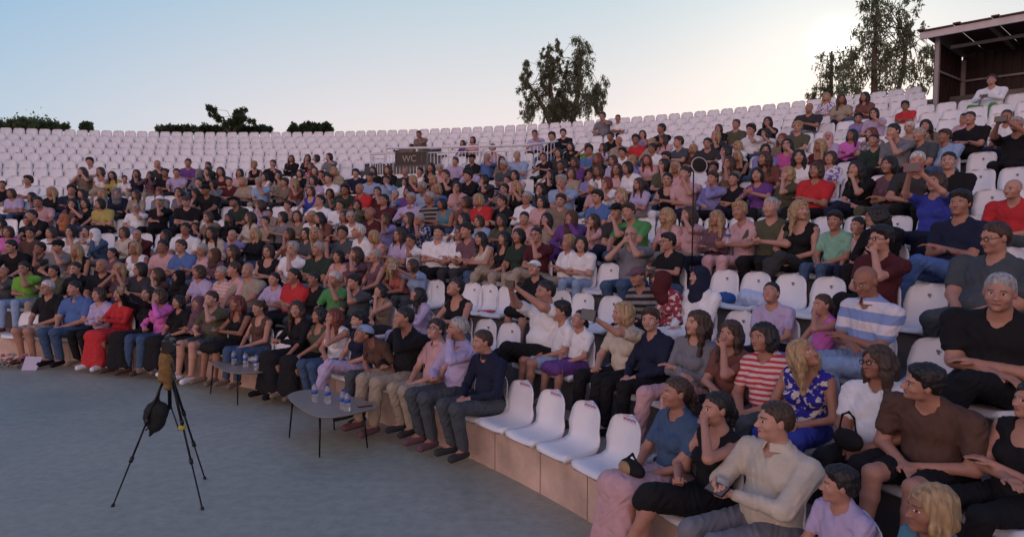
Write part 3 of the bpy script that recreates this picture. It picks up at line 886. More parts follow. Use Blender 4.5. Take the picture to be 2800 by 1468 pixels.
# ------------------------------------------------------------------ the ground and the terraces
conc = pmat('concrete', (.135, .122, .118), .9, noise=(.35, 1.3), bump=(.5, 6))
warmc = pmat('stage-lit kerb concrete', (.54, .385, .31), .9, noise=(.30, 2.2), bump=(.5, 9))  # the stage light's orange is partly put into this kerb colour
def ring(bm, R0, R1, z0, z1, a0, a1, n):          # solid sector of a ring
    V = []; Fc = []
    for i in range(n+1):
        a = a0+(a1-a0)*i/n
        for R, z in ((R0, z0), (R0, z1), (R1, z1), (R1, z0)): V.append((CX+R*cos(a), CY+R*sin(a), z))
    for i in range(n):
        for k in range(4): Fc.append((4*i+k, 4*(i+1)+k, 4*(i+1)+(k+1) % 4, 4*i+(k+1) % 4))
    Fc.append((0, 1, 2, 3)); Fc.append((4*n+3, 4*n+2, 4*n+1, 4*n))
    bm.add(V, Fc)
fl = pmat('stage floor', (.215, .22, .20), .6, noise=(.32, .28), bump=(.3, 3), spec=.45)
def floor_mat(m):
    t = m.node_tree; b = t.nodes['Principled BSDF']; co = t.nodes.new('ShaderNodeTexCoord')
    ns = []
    for sc_, dt in ((.16, 3.0), (.9, 6.0), (9.0, 6.0)):
        n = N(t, 'ShaderNodeTexNoise', i_Scale=sc_, i_Detail=dt, i_Roughness=.65); t.links.new(co.outputs['Object'], n.inputs['Vector']); ns.append(n.outputs[0])
    c1_ = ramp(t, ns[0], [(.36, (.31, .34, .275)), (.5, (.36, .36, .29)), (.66, (.40, .375, .30))])
    c2_ = ramp(t, ns[1], [(.30, (.84, .84, .84)), (.52, (1, 1, 1)), (.75, (1.1, 1.1, 1.1))])
    c3_ = ramp(t, ns[2], [(.35, (.86, .86, .86)), (.65, (1.1, 1.1, 1.1))])
    c = mix(t, 1.0, mix(t, 1.0, c1_, c2_, 'MULTIPLY'), c3_, 'MULTIPLY'); t.links.new(c, b.inputs['Base Color'])
    t.links.new(ramp(t, ns[1], [(.3, (.42,)*3), (.7, (.72,)*3)]), b.inputs['Roughness'])
floor_mat(fl)
gnd = mesh('ground', [(-400, -300, -.02), (400, -300, -.02), (400, 600, -.02), (-400, 600, -.02)], [(0, 1, 2, 3)], pmat('dry ground', (.12, .10, .06), .95, noise=(.3, .2)), None, False); tag(gnd, kind='structure')
n = 96; V = [(CX, CY, .0)]+[(CX+13.75*cos(2*pi*i/n), CY+13.75*sin(2*pi*i/n), .0) for i in range(n)]
sf = mesh('stage_floor', V, [(0, 1+i, 1+(i+1) % n) for i in range(n)], fl, None, False); tag(sf, kind='structure')
A0, A1 = radians(-35), radians(150)
ter = bpy.data.objects.new('seating_terrace', None); C.objects.link(ter)
tag(ter, 'curved concrete terrace rising in seventeen steps round the open-air stage', 'terrace')
for j in range(17):
    R, z = row(j); Rk = R-.12; Rn = row(j+1)[0]-.12 if j < 16 else R+.75
    b = MB(); ring(b, Rk, Rn, -.02 if j == 0 else row(j-1)[1]-.3, z, A0, A1, 120)
    b.build('terrace_step' if j else 'front_bench', conc if j else warmc, ter)
for k in range(38):
    a = radians(2)+k*.055+.006*sin(k*7.3); b = MB(); b.box((CX+13.7185*cos(a), CY+13.7185*sin(a), .19), (.006, .007, .38), a); b.build('panel_joint', pmat('joint dirt', (.20, .14, .11), .95), ter)
b = MB(); ring(b, row(16)[0]+.75, row(16)[0]+.95, -.02, row(16)[1]+.02, A0, A1, 120); b.build('outer_wall', conc, ter)
# ------------------------------------------------------------------ the plastic seats
plast = pmat('white plastic', (.74, .74, .77), .42, noise=(.04, 5), spec=.45)
PROF = [(.225, .012, .195), (.222, .030, .205), (.195, .052, .212), (.12, .044, .216), (.02, .040, .217), (-.08, .048, .216), (-.135, .075, .214), (-.165, .13, .212), (-.185, .21, .209), (-.20, .28, .200), (-.210, .335, .190), (-.218, .378, .168), (-.224, .405, .136), (-.227, .420, .09), (-.228, .426, .035)]
def seat_mesh(name, nu, prof, apron=True):
    V = []; Fc = []
    us = [(-1+2*i/(nu-1)) for i in range(nu)]
    for layer in (0, 1):
        for k, (y, z, w) in enumerate(prof):
            for u in us:
                t = .009*layer; back = max(0, (z-.06)/.3) if y < -.05 else 0
                yy = y+.055*u*u*min(1, back*2)-(t if back > 0 else 0); zz = z+.022*abs(u)**3*(1-min(1, back))-(t if back == 0 else 0)
                if layer and apron and abs(u) == 1 and back == 0: zz = -.0; 
                if layer and apron and k == 0: zz = -.0
                V.append((w*u*(1 if not layer else .985), yy, zz))
    m = len(prof)*nu
    for k in range(len(prof)-1):
        for i in range(nu-1):
            q = (k*nu+i, k*nu+i+1, (k+1)*nu+i+1, (k+1)*nu+i); Fc.append(q[::-1]); Fc.append(tuple(m+x for x in q))
    bd = [i for i in range(nu)]+[(k+1)*nu-1 for k in range(1, len(prof))]+[(len(prof)-1)*nu+i for i in range(nu-2, -1, -1)]+[k*nu for k in range(len(prof)-2, 0, -1)]
    for a, b_ in zip(bd, bd[1:]+bd[:1]): Fc.append((a, b_, m+b_, m+a))
    return V, Fc
sv, sfc = seat_mesh('seat', 9, PROF)
PROFW = [(y, z, {.28: .207, .335: .203, .378: .192, .405: .168, .420: .125, .426: .06}.get(z, w)) for y, z, w in PROF]
sv2, sfc2 = seat_mesh('seat', 7, PROFW)
sw = mesh('w', sv2, sfc2, plast); SEATW = sw.data; bpy.data.objects.remove(sw)
seat0 = mesh('plastic_seat', sv, sfc, plast); SEATME = seat0.data; bpy.data.objects.remove(seat0)
seatlo = seat_mesh('seat', 5, [PROFW[i] for i in (0, 2, 5, 7, 10, 12, 13, 14)])
mk = MB(); mk.box((0, 0, 0), (.03, .003, .018)).box((0, 0, -.018), (.014, .003, .014)); markV, markF = mk.V, mk.F
m0 = mesh('back_mark', [(x, y-.1905, z+.325) for x, y, z in markV], markF, pmat('mark print', (.16, .15, .18), .6), None, False); MARKME = m0.data; bpy.data.objects.remove(m0)
def place_local(az, R, z, dx=0, dy=0, dz=0):     # local (x right, y toward the stage, z up) -> world
    th = az+pi/2
    return (CX+R*cos(az)+dx*cos(th)-dy*sin(th), CY+R*sin(az)+dx*sin(th)+dy*cos(th), z+dz)
# ------------------------------------------------------------------ read the spectators
PP = []
for ln in PEOPLE.strip().splitlines():
    t = ln.split(); q = dict(u=float(t[0]), v=float(t[1]), sex=t[2], hair=t[3], top=t[4], bot=t[5], arms=t[6][0], legs=t[6][1], slv=t[6][2], r=None, y=None, l=None, b=1.0, i=0.0)
    for o in t[7:]: q[o[0]] = int(o[1:]) if o[0] == 'r' else float(o[1:])
    PP.append(q)
rnd = random.Random(5)
for q in PP:
    kid = q['sex'] in 'bg'; hh = .72 if kid else .91
    best = None
    for j in range(17):
        R, z = row(j); X, Y, Z = atR(q['u'], q['v'], R); e = abs(Z-z-hh)*F/Y
        if q['r'] is not None:
            if j == q['r']: best = (0, j, Z-z)
        elif best is None or e < best[0]: best = (e, j, Z-z)
    q['j'] = best[1]; q['hz'] = best[2]; q['sc'] = max(.90, min(1.10, best[2]/hh))
    R, z = row(q['j']); q['az'] = u_to_az(q['u'], R+.06, z+.85*hh)
ROWS = {j: sorted([q for q in PP if q['j'] == j], key=lambda q: -q['az']) for j in range(17)}
for j, L in ROWS.items():
    R, z = row(j)
    for _ in range(60):
        for a, b_ in zip(L, L[1:]):
            need = .17*(.8+.2*a['b'])*(.75 if a['sex'] in 'bg' else 1)+.17*(.8+.2*b_['b'])*(.75 if b_['sex'] in 'bg' else 1); gap = (a['az']-b_['az'])*R
            if gap < need: d = (need-gap)/R/2*.9; a['az'] += d; b_['az'] -= d
    for q in L:
        p = place_local(q['az'], R, z, 0, 0, .5); q['d'] = p[1]; q['R'] = R; q['z'] = z
ANCH = {0: [1436, 1520, 1614, 1722], 1: [1337, 1402], 2: [1197, 1298, 1342, 1395, 1539, 1601, 1680], 3: [1672, 1755, 1990, 2076, 2170, 2275, 2544], 5: [2269, 2357], 4: [1700]}
NOSEAT = [(0, -60, 60), (0, 2200, 2260), (1, 2230, 2400), (2, 2440, 2480), (3, 2310, 2500), (10, 968, 1200), (11, 1015, 1200), (12, 1075, 1215), (13, 1085, 1195), (14, 1112, 1165),
    (9, 925, 960), (8, 925, 960), (9, 1180, 1205), (14, 2532, 2900), (15, 2532, 2900), (16, 2532, 2900), (13, 2900, 3100)]
# people half hidden between the ones listed
rf = random.Random(21)
FT = ['black', 'black', 'grey', 'white', 'pink', 'navy', 'beige', 'slate', 'rust', 'olive', 'mauve', 'darkgrey', 'blue', 'maroon', 'tan', 'lavender', 'light', 'teal', 'brown', 'violet']
for j in range(1, 11):
    R, z = row(j); S = .49-.05*min(j, 8)/8; L = ROWS[j]; new = []
    for a, b_ in zip(L, L[1:]):
        gap = (a['az']-b_['az'])*R; n_ = int(gap/S+.15)-1
        for i in range(1, n_+1):
            az = a['az']+(b_['az']-a['az'])*i/(n_+1); U, Vv = pj(*place_local(az, R, z, 0, 0, .6))
            if any(abs(u-U) < 60 for u in ANCH.get(j, [])) or any(r_ == j and u0-10 <= U <= u1+10 for r_, u0, u1 in NOSEAT): continue
            if j <= 2 and U > 1150 or j == 3 and U > 1850 or j >= 8 and U < 700 or j >= 9 and U < 1480 or U > 2420 or n_ > 4: continue
            if rf.random() > (.85 if j < 8 else .6): continue
            sx_ = rf.choice('mmwww'); hr_ = rf.choice(['sk', 'vk', 'sg', 'vb', '0g', 'sk']) if sx_ == 'm' else rf.choice(['lk', 'mk', 'lb', 'mb', 'ly', 'pk', 'my'])
            new.append(dict(u=U, v=0, sex=sx_, hair=hr_, top=rf.choice(FT), bot='-', arms=rf.choice('rrcckqpt'), legs=rf.choice('nnxto'), slv=rf.choice('sssln') if sx_ == 'w' else rf.choice('sssl'), r=j, y=None, l=None, b=rf.uniform(1.0, 1.2), i=0.0, j=j, hz=.9, sc=rf.uniform(.94, 1.03), az=az, R=R, z=z, d=place_local(az, R, z)[1]))
    PP += new; ROWS[j] = sorted(L+new, key=lambda q: -q['az'])
# ------------------------------------------------------------------ seats: where the photograph shows one, and under each spectator
SEATS = []
for j in range(17):
    R, z = row(j); S = .49-.05*min(j, 8)/8
    pts = [(q['az'], q) for q in ROWS[j]]+[(u_to_az(u, R+.2, z+.4), None) for u in ANCH.get(j, [])]
    pts.sort(key=lambda t: -t[0])
    clean = []
    for a, q in pts:
        if clean and q is None and (clean[-1][0]-a)*R < S*(.4 if j < 4 else .7): continue
        if clean and clean[-1][1] is None and q is not None and (clean[-1][0]-a)*R < S*.7: clean.pop()
        clean.append((a, q))
    lo, hi = u_to_az(2960, R, z), u_to_az(-110, R, z)
    allp = []
    if not clean: clean = [((lo+hi)/2, None)]
    a = clean[0][0]
    while a < hi: a += S/R; allp.append((a, None))
    allp = allp[::-1]
    for (a, q), nx in zip(clean, clean[1:]+[None]):
        allp.append((a, q))
        if nx is not None:
            gap = (a-nx[0])*R; n_ = int(gap/S+.25)-1
            for i in range(1, n_+1): allp.append((a+(nx[0]-a)*i/(n_+1), None))
    a = clean[-1][0]
    while a > lo: a -= S/R; allp.append((a, None))
    for a, q in allp:
        U, Vv = pj(*place_local(a, R, z, 0, -.2, .3))
        if q is None and any(r_ == j and u0 <= U <= u1 for r_, u0, u1 in NOSEAT): continue
        if U < -80 or U > 2880: continue
        SEATS.append(dict(j=j, az=a, q=q, u=U, d=place_local(a, R, z)[1]))
ORD = ['front', 'second', 'third', 'fourth', 'fifth', 'sixth', 'seventh', 'eighth', 'ninth', 'tenth', 'eleventh', 'twelfth', 'thirteenth', 'fourteenth', 'fifteenth', 'sixteenth', 'top']
def num(n):
    s_ = 'th' if 10 <= n % 100 <= 20 else {1: 'st', 2: 'nd', 3: 'rd'}.get(n % 10, 'th'); return '%d%s' % (n, s_)
def topname(k):
    base = {'s_red': 'red striped', 's_blue': 'blue and white striped', 's_black': 'dark striped', 's_pink': 'pink striped', 'p_navy': 'navy patterned', 'p_floral': 'blue floral', 'p_grey': 'grey patterned', 'p_red': 'red patterned', 'p_lilac': 'lilac patterned'}
    return base.get(k, CNAME.get(k, k))
def who(q): return {'m': 'man', 'w': 'woman', 'b': 'boy', 'g': 'girl'}[q['sex']]
HN = dict(k='black', b='brown', g='grey', y='blond', r='red', w='white')
def hairname(h):
    if h[0] == 'h': return CNAME.get(h[2:], h[2:])+' headscarf'
    if h[0] == 'c': return CNAME.get(h[2:], h[2:])+' cap'
    return {'s': 'short ', 'v': 'short ', 'm': '', 'l': 'long ', 'p': 'tied ', '0': 'bald head'}[h[0]]+('' if h[0] == '0' else HN[h[1]]+' hair')
POSE = dict(c='arms crossed', k='chin on hand', q='hand at face', p='holding phone', f='hands raised', b='hands at face', t='clapping', e='leaning on knees', n='hands on knees', a='pointing a phone', h='leaning over', r='')
def desc(q, lev=0):
    s_ = '%s, %s, %s top' % (who(q), hairname(q['hair']), topname(q['top']))
    if lev and POSE[q['arms']]: s_ += ', '+POSE[q['arms']]
    return s_
def short(q): return '%s in %s' % (who(q), topname(q['top']))
from collections import Counter
c0 = Counter(desc(q) for q in PP); c1_ = Counter(desc(q, 1) for q in PP)
for j, L in ROWS.items():
    for i, q in enumerate(L):
        if c0[desc(q)] == 1: lb = desc(q)
        elif c1_[desc(q, 1)] == 1: lb = desc(q, 1)
        else:
            lb = None
            if i > 0: lb = desc(q)+', right of '+short(L[i-1])
            elif len(L) > 1: lb = desc(q)+', left of '+short(L[i+1])
            else: lb = desc(q)
        q['lb'] = lb; q['i'] = q['i']; q['n'] = i
cc = Counter(q['lb'] for q in PP)
for q in PP:
    if cc[q['lb']] > 1: q['lb'] = desc(q)+', '+num(q['n']+1)+' from left in '+ORD[q['j']]+' row'
    elif len(q['lb'].split()) < 9: q['lb'] += ', '+ORD[q['j']]+' row'
# ------------------------------------------------------------------ build the spectators
white_eye = pmat('eye white', (.62, .58, .55), .3); iris = pmat('eye iris', (.03, .018, .012), .3)
CACHE = {}
def quant(x, s_): return round(x/s_)*s_
BOTR = ['slate', 'denim', 'black', 'beige', 'darkgrey', 'navy', 'denim', 'black']
for q in sorted(PP, key=lambda q: q['d']):
    d = q['d']; kid = q['sex'] in 'bg'
    bot = q['bot']; kind = 'trousers'
    if '/' in bot: bot, kk = bot.split('/'); kind = {'s': 'short', 'k': 'skirt', 'L': 'long'}[kk]
    if bot == '-': bot = rnd.choice(BOTR)
    if q['sex'] == 'w' and d > 8 and kind == 'trousers' and rnd.random() < .15: kind = 'skirt'
    yaw = q['y'] if q['y'] is not None else rnd.uniform(-.25, .25)
    lean = q['l'] if q['l'] is not None else rnd.choice([-.10, -.04, .02, .10, .22] if q['j'] > 1 else [-.05, 0, .06])
    if q['arms'] == 'r' and d > 9 and q['l'] is None: q['arms'] = rnd.choice('rrrncpkq')
    det = d < 12.5; res = .0065 if d < 6 else (.008 if d < 9 else (.0095 if d < 12.5 else (.012 if d < 15 else .015)))
    floor = -.42 if q['j'] == 0 else -.332
    bd = q['b']
    if not det: yaw = quant(yaw, .35); lean = quant(lean, .12); bd = quant(bd, .15) or 1.0
    key = (q['sex'], q['hair'][0], q['arms'], q['legs'], q['slv'], kind, round(lean, 3), round(yaw, 3), round(q['i'], 2), round(bd, 2), floor, res) if det or d < 13 else (q['sex'], q['hair'][0], q['arms'], q['legs'], q['slv'], kind, round(lean, 2), round(yaw, 2), round(quant(q['i'], .3), 2), round(bd, 2), res)
    if key not in CACHE:
        h_ = q['hair'][0]+'k'
        CACHE[key] = [figure(q['sex'], h_, q['arms'], q['legs'], q['slv'], kind, lean, yaw, q['i'], kid, bd, floor, res, det), None]
    (parts, hands, H0, HR, hs, NF), tmpl = CACHE[key]
    first = tmpl is None
    si = rnd.choice([0, 0, 1, 1, 2, 3, 3, 0])
    hc = q['hair'][1] if q['hair'][0] not in 'hc' else rnd.choice('kkb')
    if q['hair'][0] == '0': hc = q['hair'][1]
    mats = {'body': [skin(si), pmat('lips', (.27, .105, .09), .45), pmat('brow and socket shade', (.11, .06, .045), .7), white_eye, iris],
            'top': cloth(q['top']), 'hair': hairm(hc), 'headscarf': cloth(q['hair'][2:]) if q['hair'][0] == 'h' else None, 'cap': cloth(q['hair'][2:]) if q['hair'][0] == 'c' else None,
            'shoes': cloth(rnd.choice(['black', 'darkgrey', 'mauve']) if q['j'] == 0 and q['u'] > 1000 else rnd.choice(['black', 'black', 'brown', 'white', 'navy', 'tan'])), 'trousers': cloth(bot), 'shorts': cloth(bot), 'skirt': cloth(bot)}
    root = None; made = {}
    for nme, (V, Fc, mi) in parts.items():
        if len(Fc) == 0: continue
        ml = mats[nme]; ml = ml if isinstance(ml, list) else [ml]
        if first:
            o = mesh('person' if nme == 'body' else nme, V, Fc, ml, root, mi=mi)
        else:
            o = bpy.data.objects.new('person' if nme == 'body' else nme, tmpl[nme].data); C.objects.link(o)
            if root is not None: o.parent = root
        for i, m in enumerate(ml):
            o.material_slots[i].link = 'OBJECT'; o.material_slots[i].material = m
        made[nme] = o
        if root is None: root = o
    if first: CACHE[key][1] = made
    root.location = place_local(q['az'], q['R'], q['z'], 0, -.02, .0)
    root.rotation_euler = (0, 0, q['az']+pi/2)
    s_ = q['sc']; wx = 1.13 if q['sex'] in 'mw' else 1.05
    root.scale = (s_*wx, s_*1.06, s_); q['wx'] = wx
    if q['j'] > 0 and q['arms'] not in 'fah': root.rotation_euler = (0, rnd.uniform(-.09, .09), q['az']+pi/2+rnd.uniform(-.32, .32))
    q['o'] = root; q['hands'] = hands; q['H'] = (H0, HR, hs)
    if (int(q['u']), int(q['v'])) in ((1186, 878), (1252, 870), (2107, 1107), (1337, 902), (2378, 725), (204, 769), (1121, 521)):
        n0_, RT_, s0_ = NF; n_ = 40; h_ = .006; ax_ = [n0_[i]-.12+h_*np.arange(n_) for i in range(3)]
        G_ = (np.stack(np.meshgrid(*ax_, indexing='ij'), -1)-n0_)@RT_; r0_ = np.sqrt(G_[..., 0]**2+(G_[..., 1]-.012)**2); tt = np.clip((.055-G_[..., 2])/.07, 0, 1)
        dd = np.abs(r0_-(.060+.030*tt)*s0_)-.0052; dd = np.maximum(dd, np.abs(G_[..., 2]-.030)-.026); dd = np.maximum(dd, .022-np.abs(G_[..., 0])*1.0-(G_[..., 1] < .03)*.2-(G_[..., 2]-.01)*.35)
        cv, cf = nets(dd.astype(np.float32), n0_-.12, h_)
        if len(cf): mesh('collar', cv, cf, cloth(q['top']), root)
    q['made'] = made; tag(root, q['lb'], 'person', 'spectators seated in the '+ORD[q['j']]+' row')
# past three hundred people, the smallest ones become a single crowd object
far_ = sorted(PP, key=lambda q: q['d'])[300:]
bpy.context.view_layer.update()
CV, CF, CM, slots, nb = [], [], [], [], 0
for q in far_:
    for nme, o in q['made'].items():
        me = o.data; n = len(me.vertices); co = np.empty(n*3, np.float32); me.vertices.foreach_get('co', co); M = np.array(o.matrix_world)
        co = co.reshape(-1, 3)@M[:3, :3].T+M[:3, 3]; m_ = len(me.polygons); vi = np.empty(m_*4, np.int32); me.loops.foreach_get('vertex_index', vi)
        mt = o.material_slots[0].material
        if mt not in slots: slots.append(mt)
        CV.append(co); CF.append(vi.reshape(-1, 4)+nb); CM.append(np.full(m_, slots.index(mt))); nb += n
    for o in list(q['made'].values())[::-1]: bpy.data.objects.remove(o)
    q['o'] = None
if far_:
    o = mesh('seated_crowd', np.concatenate(CV), np.concatenate(CF), slots, mi=np.concatenate(CM)); tag(o, 'small seated spectators scattered through the farthest occupied rows', 'crowd', kind='stuff')
def at_person(q, p):
    s_ = q['sc']; return place_local(q['az'], q['R'], q['z'], p[0]*s_*q['wx'], -.02+p[1]*s_*1.06, p[2]*s_)
# ------------------------------------------------------------------ build the seats
for s_ in SEATS: s_['score'] = (1/s_['d'])*(1 if s_['q'] is None else .45)
SEATS.sort(key=lambda s_: -s_['score'])
USED = set(); ind = SEATS[:300]; rest = SEATS[300:]
for s_ in ind:
    R, z = row(s_['j'])
    o = bpy.data.objects.new('stadium_chair', SEATME if s_['j'] < 5 else SEATW); C.objects.link(o)
    o.location = place_local(s_['az'], R, z, 0, 0, .004); o.rotation_euler = (0, 0, s_['az']+pi/2)
    sx = min(1.02, (.49-.05*min(s_['j'], 8)/8)*.985/.434); o.scale = (sx, 1, 1)
    if s_['q'] is None:
        near = sorted([(abs(q['az']-s_['az'])*R, q) for q in ROWS[s_['j']]], key=lambda t: t[0])
        l_ = 'empty white plastic chair in the open part of the %s row' % ORD[s_['j']]
        if near and near[0][0] < .75:
            q = near[0][1]; l_ = 'empty white chair %s of %s with %s, %s row' % ('right' if s_['az'] < q['az'] else 'left', short(q), hairname(q['hair']), ORD[s_['j']])
            if l_ in USED: l_ = 'empty white plastic chair in the open part of the %s row' % ORD[s_['j']]
            USED.add(l_)
        s_['l'] = l_; tag(o, l_, 'chair', 'empty white chairs in the %s row' % ORD[s_['j']])
    else:
        l_ = 'white chair under '+s_['q']['lb']
        tag(o, ' '.join(l_.split()[:16]), 'chair', 'white chairs carrying spectators')
    if s_['d'] < 13 and s_['j'] > 0:
        m = bpy.data.objects.new('back_mark', MARKME); C.objects.link(m); m.parent = o
    s_['o'] = o
shared = {}
for s_ in ind:
    if 'open part' in s_.get('l', ''): shared.setdefault(s_['j'], []).append(s_)
for j, L in shared.items():
    L.sort(key=lambda s_: s_['u'])
    for i, s_ in enumerate(L): s_['o']['label'] = '%s from the left among the empty white chairs in the %s row%s' % (num(i+1), ORD[j], '' if s_['q'] is None else '')
V = []; Fc = []
for s_ in rest:
    R, z = row(s_['j']); th = s_['az']+pi/2; b = len(V)
    lo_ = seatlo
    for x, y, zz in lo_[0]: V.append(place_local(s_['az'], R, z, x*.998, y, zz+.004))
    Fc += [tuple(b+i for i in f) for f in lo_[1]]
o = mesh('stadium_chairs', V, Fc, plast); tag(o, 'white plastic seats filling the far upper rows of the terrace', 'seats', kind='stuff')
print('people', len(PP), 'seats', len(SEATS), 'empty', sum(1 for s_ in SEATS if s_['q'] is None))
# ------------------------------------------------------------------ the covered stand at the upper right
def frame_at(u, R):
    x, y, _ = atR(u, 300, R); az = atan2(y-CY, x-CX)
    return np.array([x, y]), np.array([sin(az), -cos(az)]), np.array([cos(az), sin(az)])   # origin, along (to the right), outward
O2, TT, RR = frame_at(2553, 28.75)
ztop = atR(2553, 100, 28.75)[2]; zb = row(13)[1]
def S(a, b, z): p = O2+TT*a+RR*b; return (p[0], p[1], z)
def slab(bm, a0, a1, b0, b1, z0, z1, za=0):     # box in the stand's own frame, za raises the outward edge
    V = [S(a, b, z+(za if b == b1 else 0)) for a in (a0, a1) for b in (b0, b1) for z in (z0, z1)]
    return bm.add(V, [(0, 1, 3, 2), (4, 6, 7, 5), (0, 4, 5, 1), (2, 3, 7, 6), (0, 2, 6, 4), (1, 5, 7, 3)])
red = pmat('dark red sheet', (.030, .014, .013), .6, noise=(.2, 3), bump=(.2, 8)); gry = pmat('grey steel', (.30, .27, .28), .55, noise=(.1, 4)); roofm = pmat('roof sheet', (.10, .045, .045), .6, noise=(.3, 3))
st = bpy.data.objects.new('covered_stand', None); C.objects.link(st); st.location = (0, 0, 0)
tag(st, 'open-fronted shelter of dark red sheet on grey posts above the seats', 'shelter')
D = 2.0; LN = 9.0
b = MB()
nc = 90
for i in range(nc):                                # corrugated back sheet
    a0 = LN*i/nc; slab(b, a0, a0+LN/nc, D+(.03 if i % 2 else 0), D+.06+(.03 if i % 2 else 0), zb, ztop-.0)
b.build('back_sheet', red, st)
b = MB()
for i in range(20): slab(b, -.03-(.025 if i % 2 else 0), 0-(.025 if i % 2 else 0), D*i/20, D*(i+1)/20, zb, ztop-.12-.1*i/20)
b.build('side_sheet', red, st)
for a, bb in ((0, 0), (0, D-.05), (3.0, 0), (3.0, D-.05), (6.0, 0), (6.0, D-.05)):
    if a == 3.0 and bb == 0 or a == 6.0 and bb == 0: continue
    b = MB(); slab(b, a, a+.09, bb-.05, bb+.05, zb, ztop-(.05 if bb == 0 else .30)); b.build('post', gry, st)
for k, hh in enumerate((.55, 1.45)):
    b = MB(); slab(b, .09, LN, D-.07, D-.02, zb+hh, zb+hh+.05); b.build('back_rail', gry, st)
    b = MB(); slab(b, .02, .06, .05, D-.06, zb+hh, zb+hh+.05); b.build('side_rail', gry, st)
b = MB(); slab(b, -.25, LN, -.36, -.28, ztop-.10, ztop+.06); b.build('fascia', pmat('pale fascia', (.55, .50, .50), .5, noise=(.1, 3)), st)
b = MB()
for i in range(60):
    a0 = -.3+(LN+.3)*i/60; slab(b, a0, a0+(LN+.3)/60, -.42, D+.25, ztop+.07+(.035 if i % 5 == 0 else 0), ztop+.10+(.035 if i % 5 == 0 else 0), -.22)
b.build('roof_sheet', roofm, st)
for a in (1.1, 2.2, 3.3, 4.4, 5.5, 6.6):
    b = MB(); slab(b, a, a+.06, -.27, D, ztop-.02, ztop+.05, -.2); b.build('rafter', gry, st)
b = MB(); slab(b, .1, LN, .7, .76, ztop-.22, ztop-.14); b.build('roof_beam', gry, st)
for a in (1.13, 2.23, 3.33): b = MB(); slab(b, a, a+.04, .705, .75, ztop-.14, ztop-.03); b.build('hanger', gry, st)
# ------------------------------------------------------------------ the white railing with the WC sign
RL = 23.38; zr0 = row(9)[1]+.003
wm = pmat('white rail paint', (.70, .68, .68), .4, noise=(.06, 6))
def railing(u0, u1, v0, v1, label, ret=()):
    a0, a1 = u_to_az(u0, RL, 4), u_to_az(u1, RL, 4)
    z0, z1 = atR(u0, v0, RL)[2], atR(u1, v1, RL)[2]
    r_ = bpy.data.objects.new('railing', None); C.objects.link(r_); tag(r_, label, 'railing', 'white railings round the stair opening')
    n_ = max(6, int(abs(a0-a1)*RL/.11)); P = lambda t, z: (CX+RL*cos(a0+(a1-a0)*t), CY+RL*sin(a0+(a1-a0)*t), z)
    zt = lambda t: z0+(z1-z0)*t
    b = MB(); b.tube([P(i/12, zt(i/12)) for i in range(13)], .032, 8); b.build('top_rail', wm, r_, True)
    b = MB(); b.tube([P(i/12, zt(i/12)-.14) for i in range(13)], .018, 8); b.build('upper_rail', wm, r_, True)
    b = MB(); b.tube([P(i/12, zr0+.12) for i in range(13)], .020, 8); b.build('lower_rail', wm, r_, True)
    for i in range(1, n_):
        t = i/n_; b = MB(); b.tube([P(t, zr0+.12), P(t, zt(t)-.14)], .011, 6)
        if i % 9: b.build('baluster', wm, r_, True)
    for i in range(0, n_+1, 9):
        t = i/n_; b = MB(); b.tube([P(t, zr0-.01), P(t, zt(t)+.01)], .028, 8); b.build('rail_post', wm, r_, True)
    for a, L_, zz in ret:
        q = lambda k, z: (CX+(RL+L_*k)*cos(a0+(a1-a0)*a), CY+(RL+L_*k)*sin(a0+(a1-a0)*a), z)
        b = MB(); b.tube([q(0, zz), q(1, zz+.25)], .03, 8); b.build('return_rail', wm, r_, True)
        for k in range(1, 9): b = MB(); b.tube([q(k/8, zr0), q(k/8, zz+.25*k/8)], .011 if k < 8 else .028, 6); b.build('baluster' if k < 8 else 'rail_post', wm, r_, True)
    return P
railing(1013, 1052, 421, 421, 'low white railing with thin bars left of the WC sign', ())
zz = atR(1450, 396, RL)[2]
railing(1056, 1450, 406, 397, 'long white railing with thin bars running right from the WC sign', ((1.0, 1.6, zz),))
aS0, aS1 = u_to_az(1082, RL-.06, 4.4), u_to_az(1167, RL-.06, 4.4); zs1 = atR(1125, 417, RL)[2]; zs0 = atR(1125, 454, RL)[2]
am = (aS0+aS1)/2; wS = abs(aS0-aS1)*RL; hS = zs1-zs0
sg_ = bpy.data.objects.new('wc_sign', None); C.objects.link(sg_); sg_.location = (CX+(RL-.07)*cos(am), CY+(RL-.07)*sin(am), (zs0+zs1)/2); sg_.rotation_euler = (pi/2, 0, am-pi/2)
tag(sg_, 'dark WC sign board hung on the white railing', 'sign')
b = MB(); b.box((0, 0, 0), (wS, hS, .03)); b.build('board', pmat('sign board', (.035, .028, .024), .5), sg_)
b = MB()
for c_, d_ in (((0, hS/2, .005), (wS+.03, .02, .05)), ((0, -hS/2, .005), (wS+.03, .02, .05)), ((wS/2, 0, .005), (.02, hS, .05)), ((-wS/2, 0, .005), (.02, hS, .05))): b.box(c_, d_)
b.build('sign_frame', pmat('sign frame', (.12, .10, .09), .5), sg_)
def text_mesh(txt, size, mat, parent, loc, rot=(0, 0, 0), ext=.004, name='lettering'):
    cu = bpy.data.curves.new('t', 'FONT'); cu.body = txt; cu.size = size; cu.extrude = ext; cu.align_x = 'CENTER'; cu.align_y = 'CENTER'
    ob = bpy.data.objects.new('t', cu); C.objects.link(ob); bpy.context.view_layer.update()
    me = bpy.data.meshes.new_from_object(ob); bpy.data.objects.remove(ob); o = bpy.data.objects.new(name, me); C.objects.link(o)
    me.materials.clear(); me.materials.append(mat); o.parent = parent; o.location = loc; o.rotation_euler = rot; return o
text_mesh('WC', hS*.68, pmat('sign letters', (.36, .31, .28), .6), sg_, (-wS*.05, 0, .0205))
